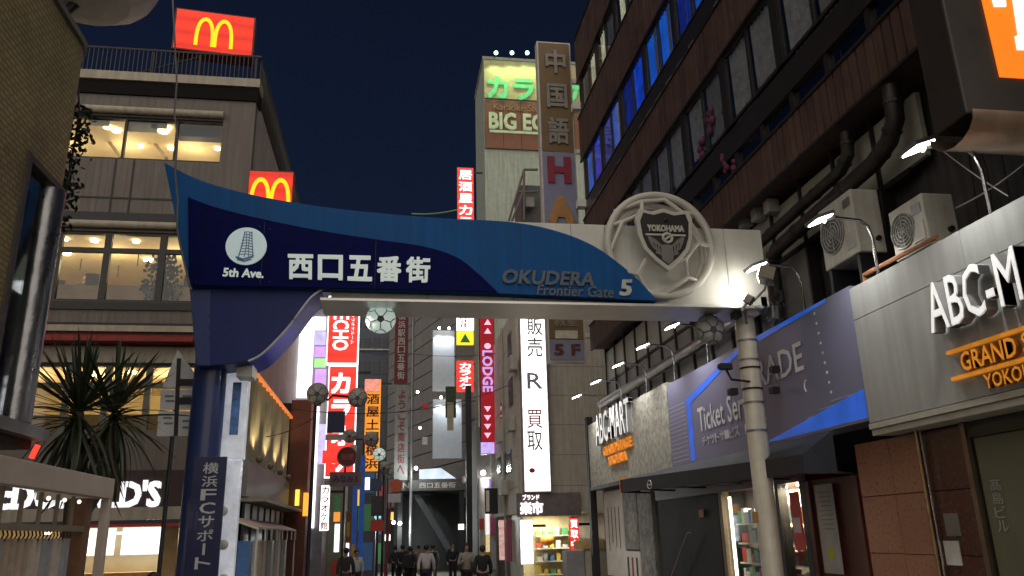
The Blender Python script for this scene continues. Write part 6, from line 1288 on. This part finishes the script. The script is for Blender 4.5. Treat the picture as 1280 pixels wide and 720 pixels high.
    for sx in (-1, 1):
        e_ = MB().ball((sx * .03, -.098, 1.625), .009, 6, 5).mesh('eye', V3((0, 0, 0)), black_p); o = bpy.data.objects.new('eye', e_); COL.objects.link(o); o.parent = body
    if bag:
        b = MB().box(-.16, .16, .13, .28, 1.0, 1.42).mesh('backpack', V3((0, 0, 0)), mat('dark_bag', (.02, .02, .025), .7)); o = bpy.data.objects.new('backpack', b); COL.objects.link(o); o.parent = body
    return body
cl_ = {n: mat('cloth_' + n, c, .85, var=.2, scale=14) for n, c in (('white', (.6, .6, .62)), ('grey', (.3, .3, .29)), ('black', (.015, .015, .018)), ('navy', (.02, .025, .05)), ('tan', (.28, .2, .13)), ('char', (.045, .045, .05)))}
X_ = lambda px, Y: on_y(px, 690, Y).x
person(X_(533, 28), 28, math.pi * .95, 1.70, cl_['white'], cl_['navy'], 'person in a white shirt walking away down the middle of the street', bag=False)
person(X_(583, 26), 26, .1, 1.70, cl_['grey'], cl_['black'], 'person in a pale grey top facing the camera, hands at chest', arms='chest', stride=.05)
person(X_(603, 23.5), 23.5, math.pi * 1.02, 1.62, cl_['black'], cl_['black'], 'person in a black jacket seen from behind at right of the walkers', stride=.1)
person(X_(513, 31), 31, math.pi * .9, 1.66, cl_['char'], cl_['black'], 'person in charcoal with backpack just left of the white shirt', stride=.14, bag=True)
person(X_(503, 37), 37, math.pi, 1.74, cl_['black'], cl_['black'], 'person in black walking away at the left of the group')
person(X_(494, 41), 41, math.pi, 1.7, cl_['navy'], cl_['black'], 'person in navy farthest left in the group')
person(X_(523, 44), 44, math.pi * 1.1, 1.72, cl_['tan'], cl_['black'], 'person in tan deep in the middle of the group')
person(X_(541, 38), 38, math.pi, 1.72, cl_['grey'], cl_['char'], 'person in grey just beyond the white shirt', bag=True)
person(X_(511, 50), 50, math.pi, 1.72, cl_['black'], cl_['char'], 'distant person in black in the middle of the street')
person(X_(566, 39), 39, 0, 1.78, cl_['black'], cl_['black'], 'tall person in black standing by the black pylon', stride=.03)
person(X_(433, 27), 27, math.pi, 1.66, cl_['char'], cl_['char'], 'person in charcoal by the round red sign post')
person(X_(446, 29), 29, .3, 1.6, cl_['white'], cl_['black'], 'person in white beside the blue banner pole')
person(on_y(193, 712, 10.4).x, 10.4, math.pi, 1.46, cl_['black'], cl_['black'], 'dark-haired child in black passing in front of the restaurant', stride=.08)
pz = mid[2] - .3; yy = on_z(107, 345, pz + 1.62).y
person(on_z(107, 345, pz + 1.62).x, min(max(yy, MY + 1.6), MY + 4.6), 0, 1.66, cl_['char'], cl_['black'], 'person behind the middle lit window of the restaurant', arms='chest', floor=pz, stride=.02)
pp_ = thing('window_plant', 'dark bushy plant silhouetted in the middle restaurant window', 'plant', (-5.0, MY + .45, mid[2])); f = MB(); c = on_y(203, 350, MY + .45)
for k in range(420):
    d = V3((random.gauss(0, 1), random.gauss(0, .7), random.gauss(0, 1.1))).normalized() * random.random() ** .5; p = c + V3((d.x * .5, d.y * .2, d.z * .85 - .1)); p.z = max(p.z, mid[2] + .05)
    e_ = V3((random.uniform(-1, 1), random.uniform(-1, 1), random.uniform(-1, 1))).normalized() * .13; s_ = e_.cross(V3((.3, .9, .2))).normalized() * .05; f.add([p, p + e_ * .5 + s_, p + e_, p + e_ * .5 - s_], [(0, 1, 2, 3)])
f.build('foliage', leafm, pp_, recalc=False, kind='stuff'); MB().cyl((c.x, c.y, mid[2] - .25), (c.x, c.y, mid[2] + .35), .16, .2, 14).build('pot', dark_m, pp_)
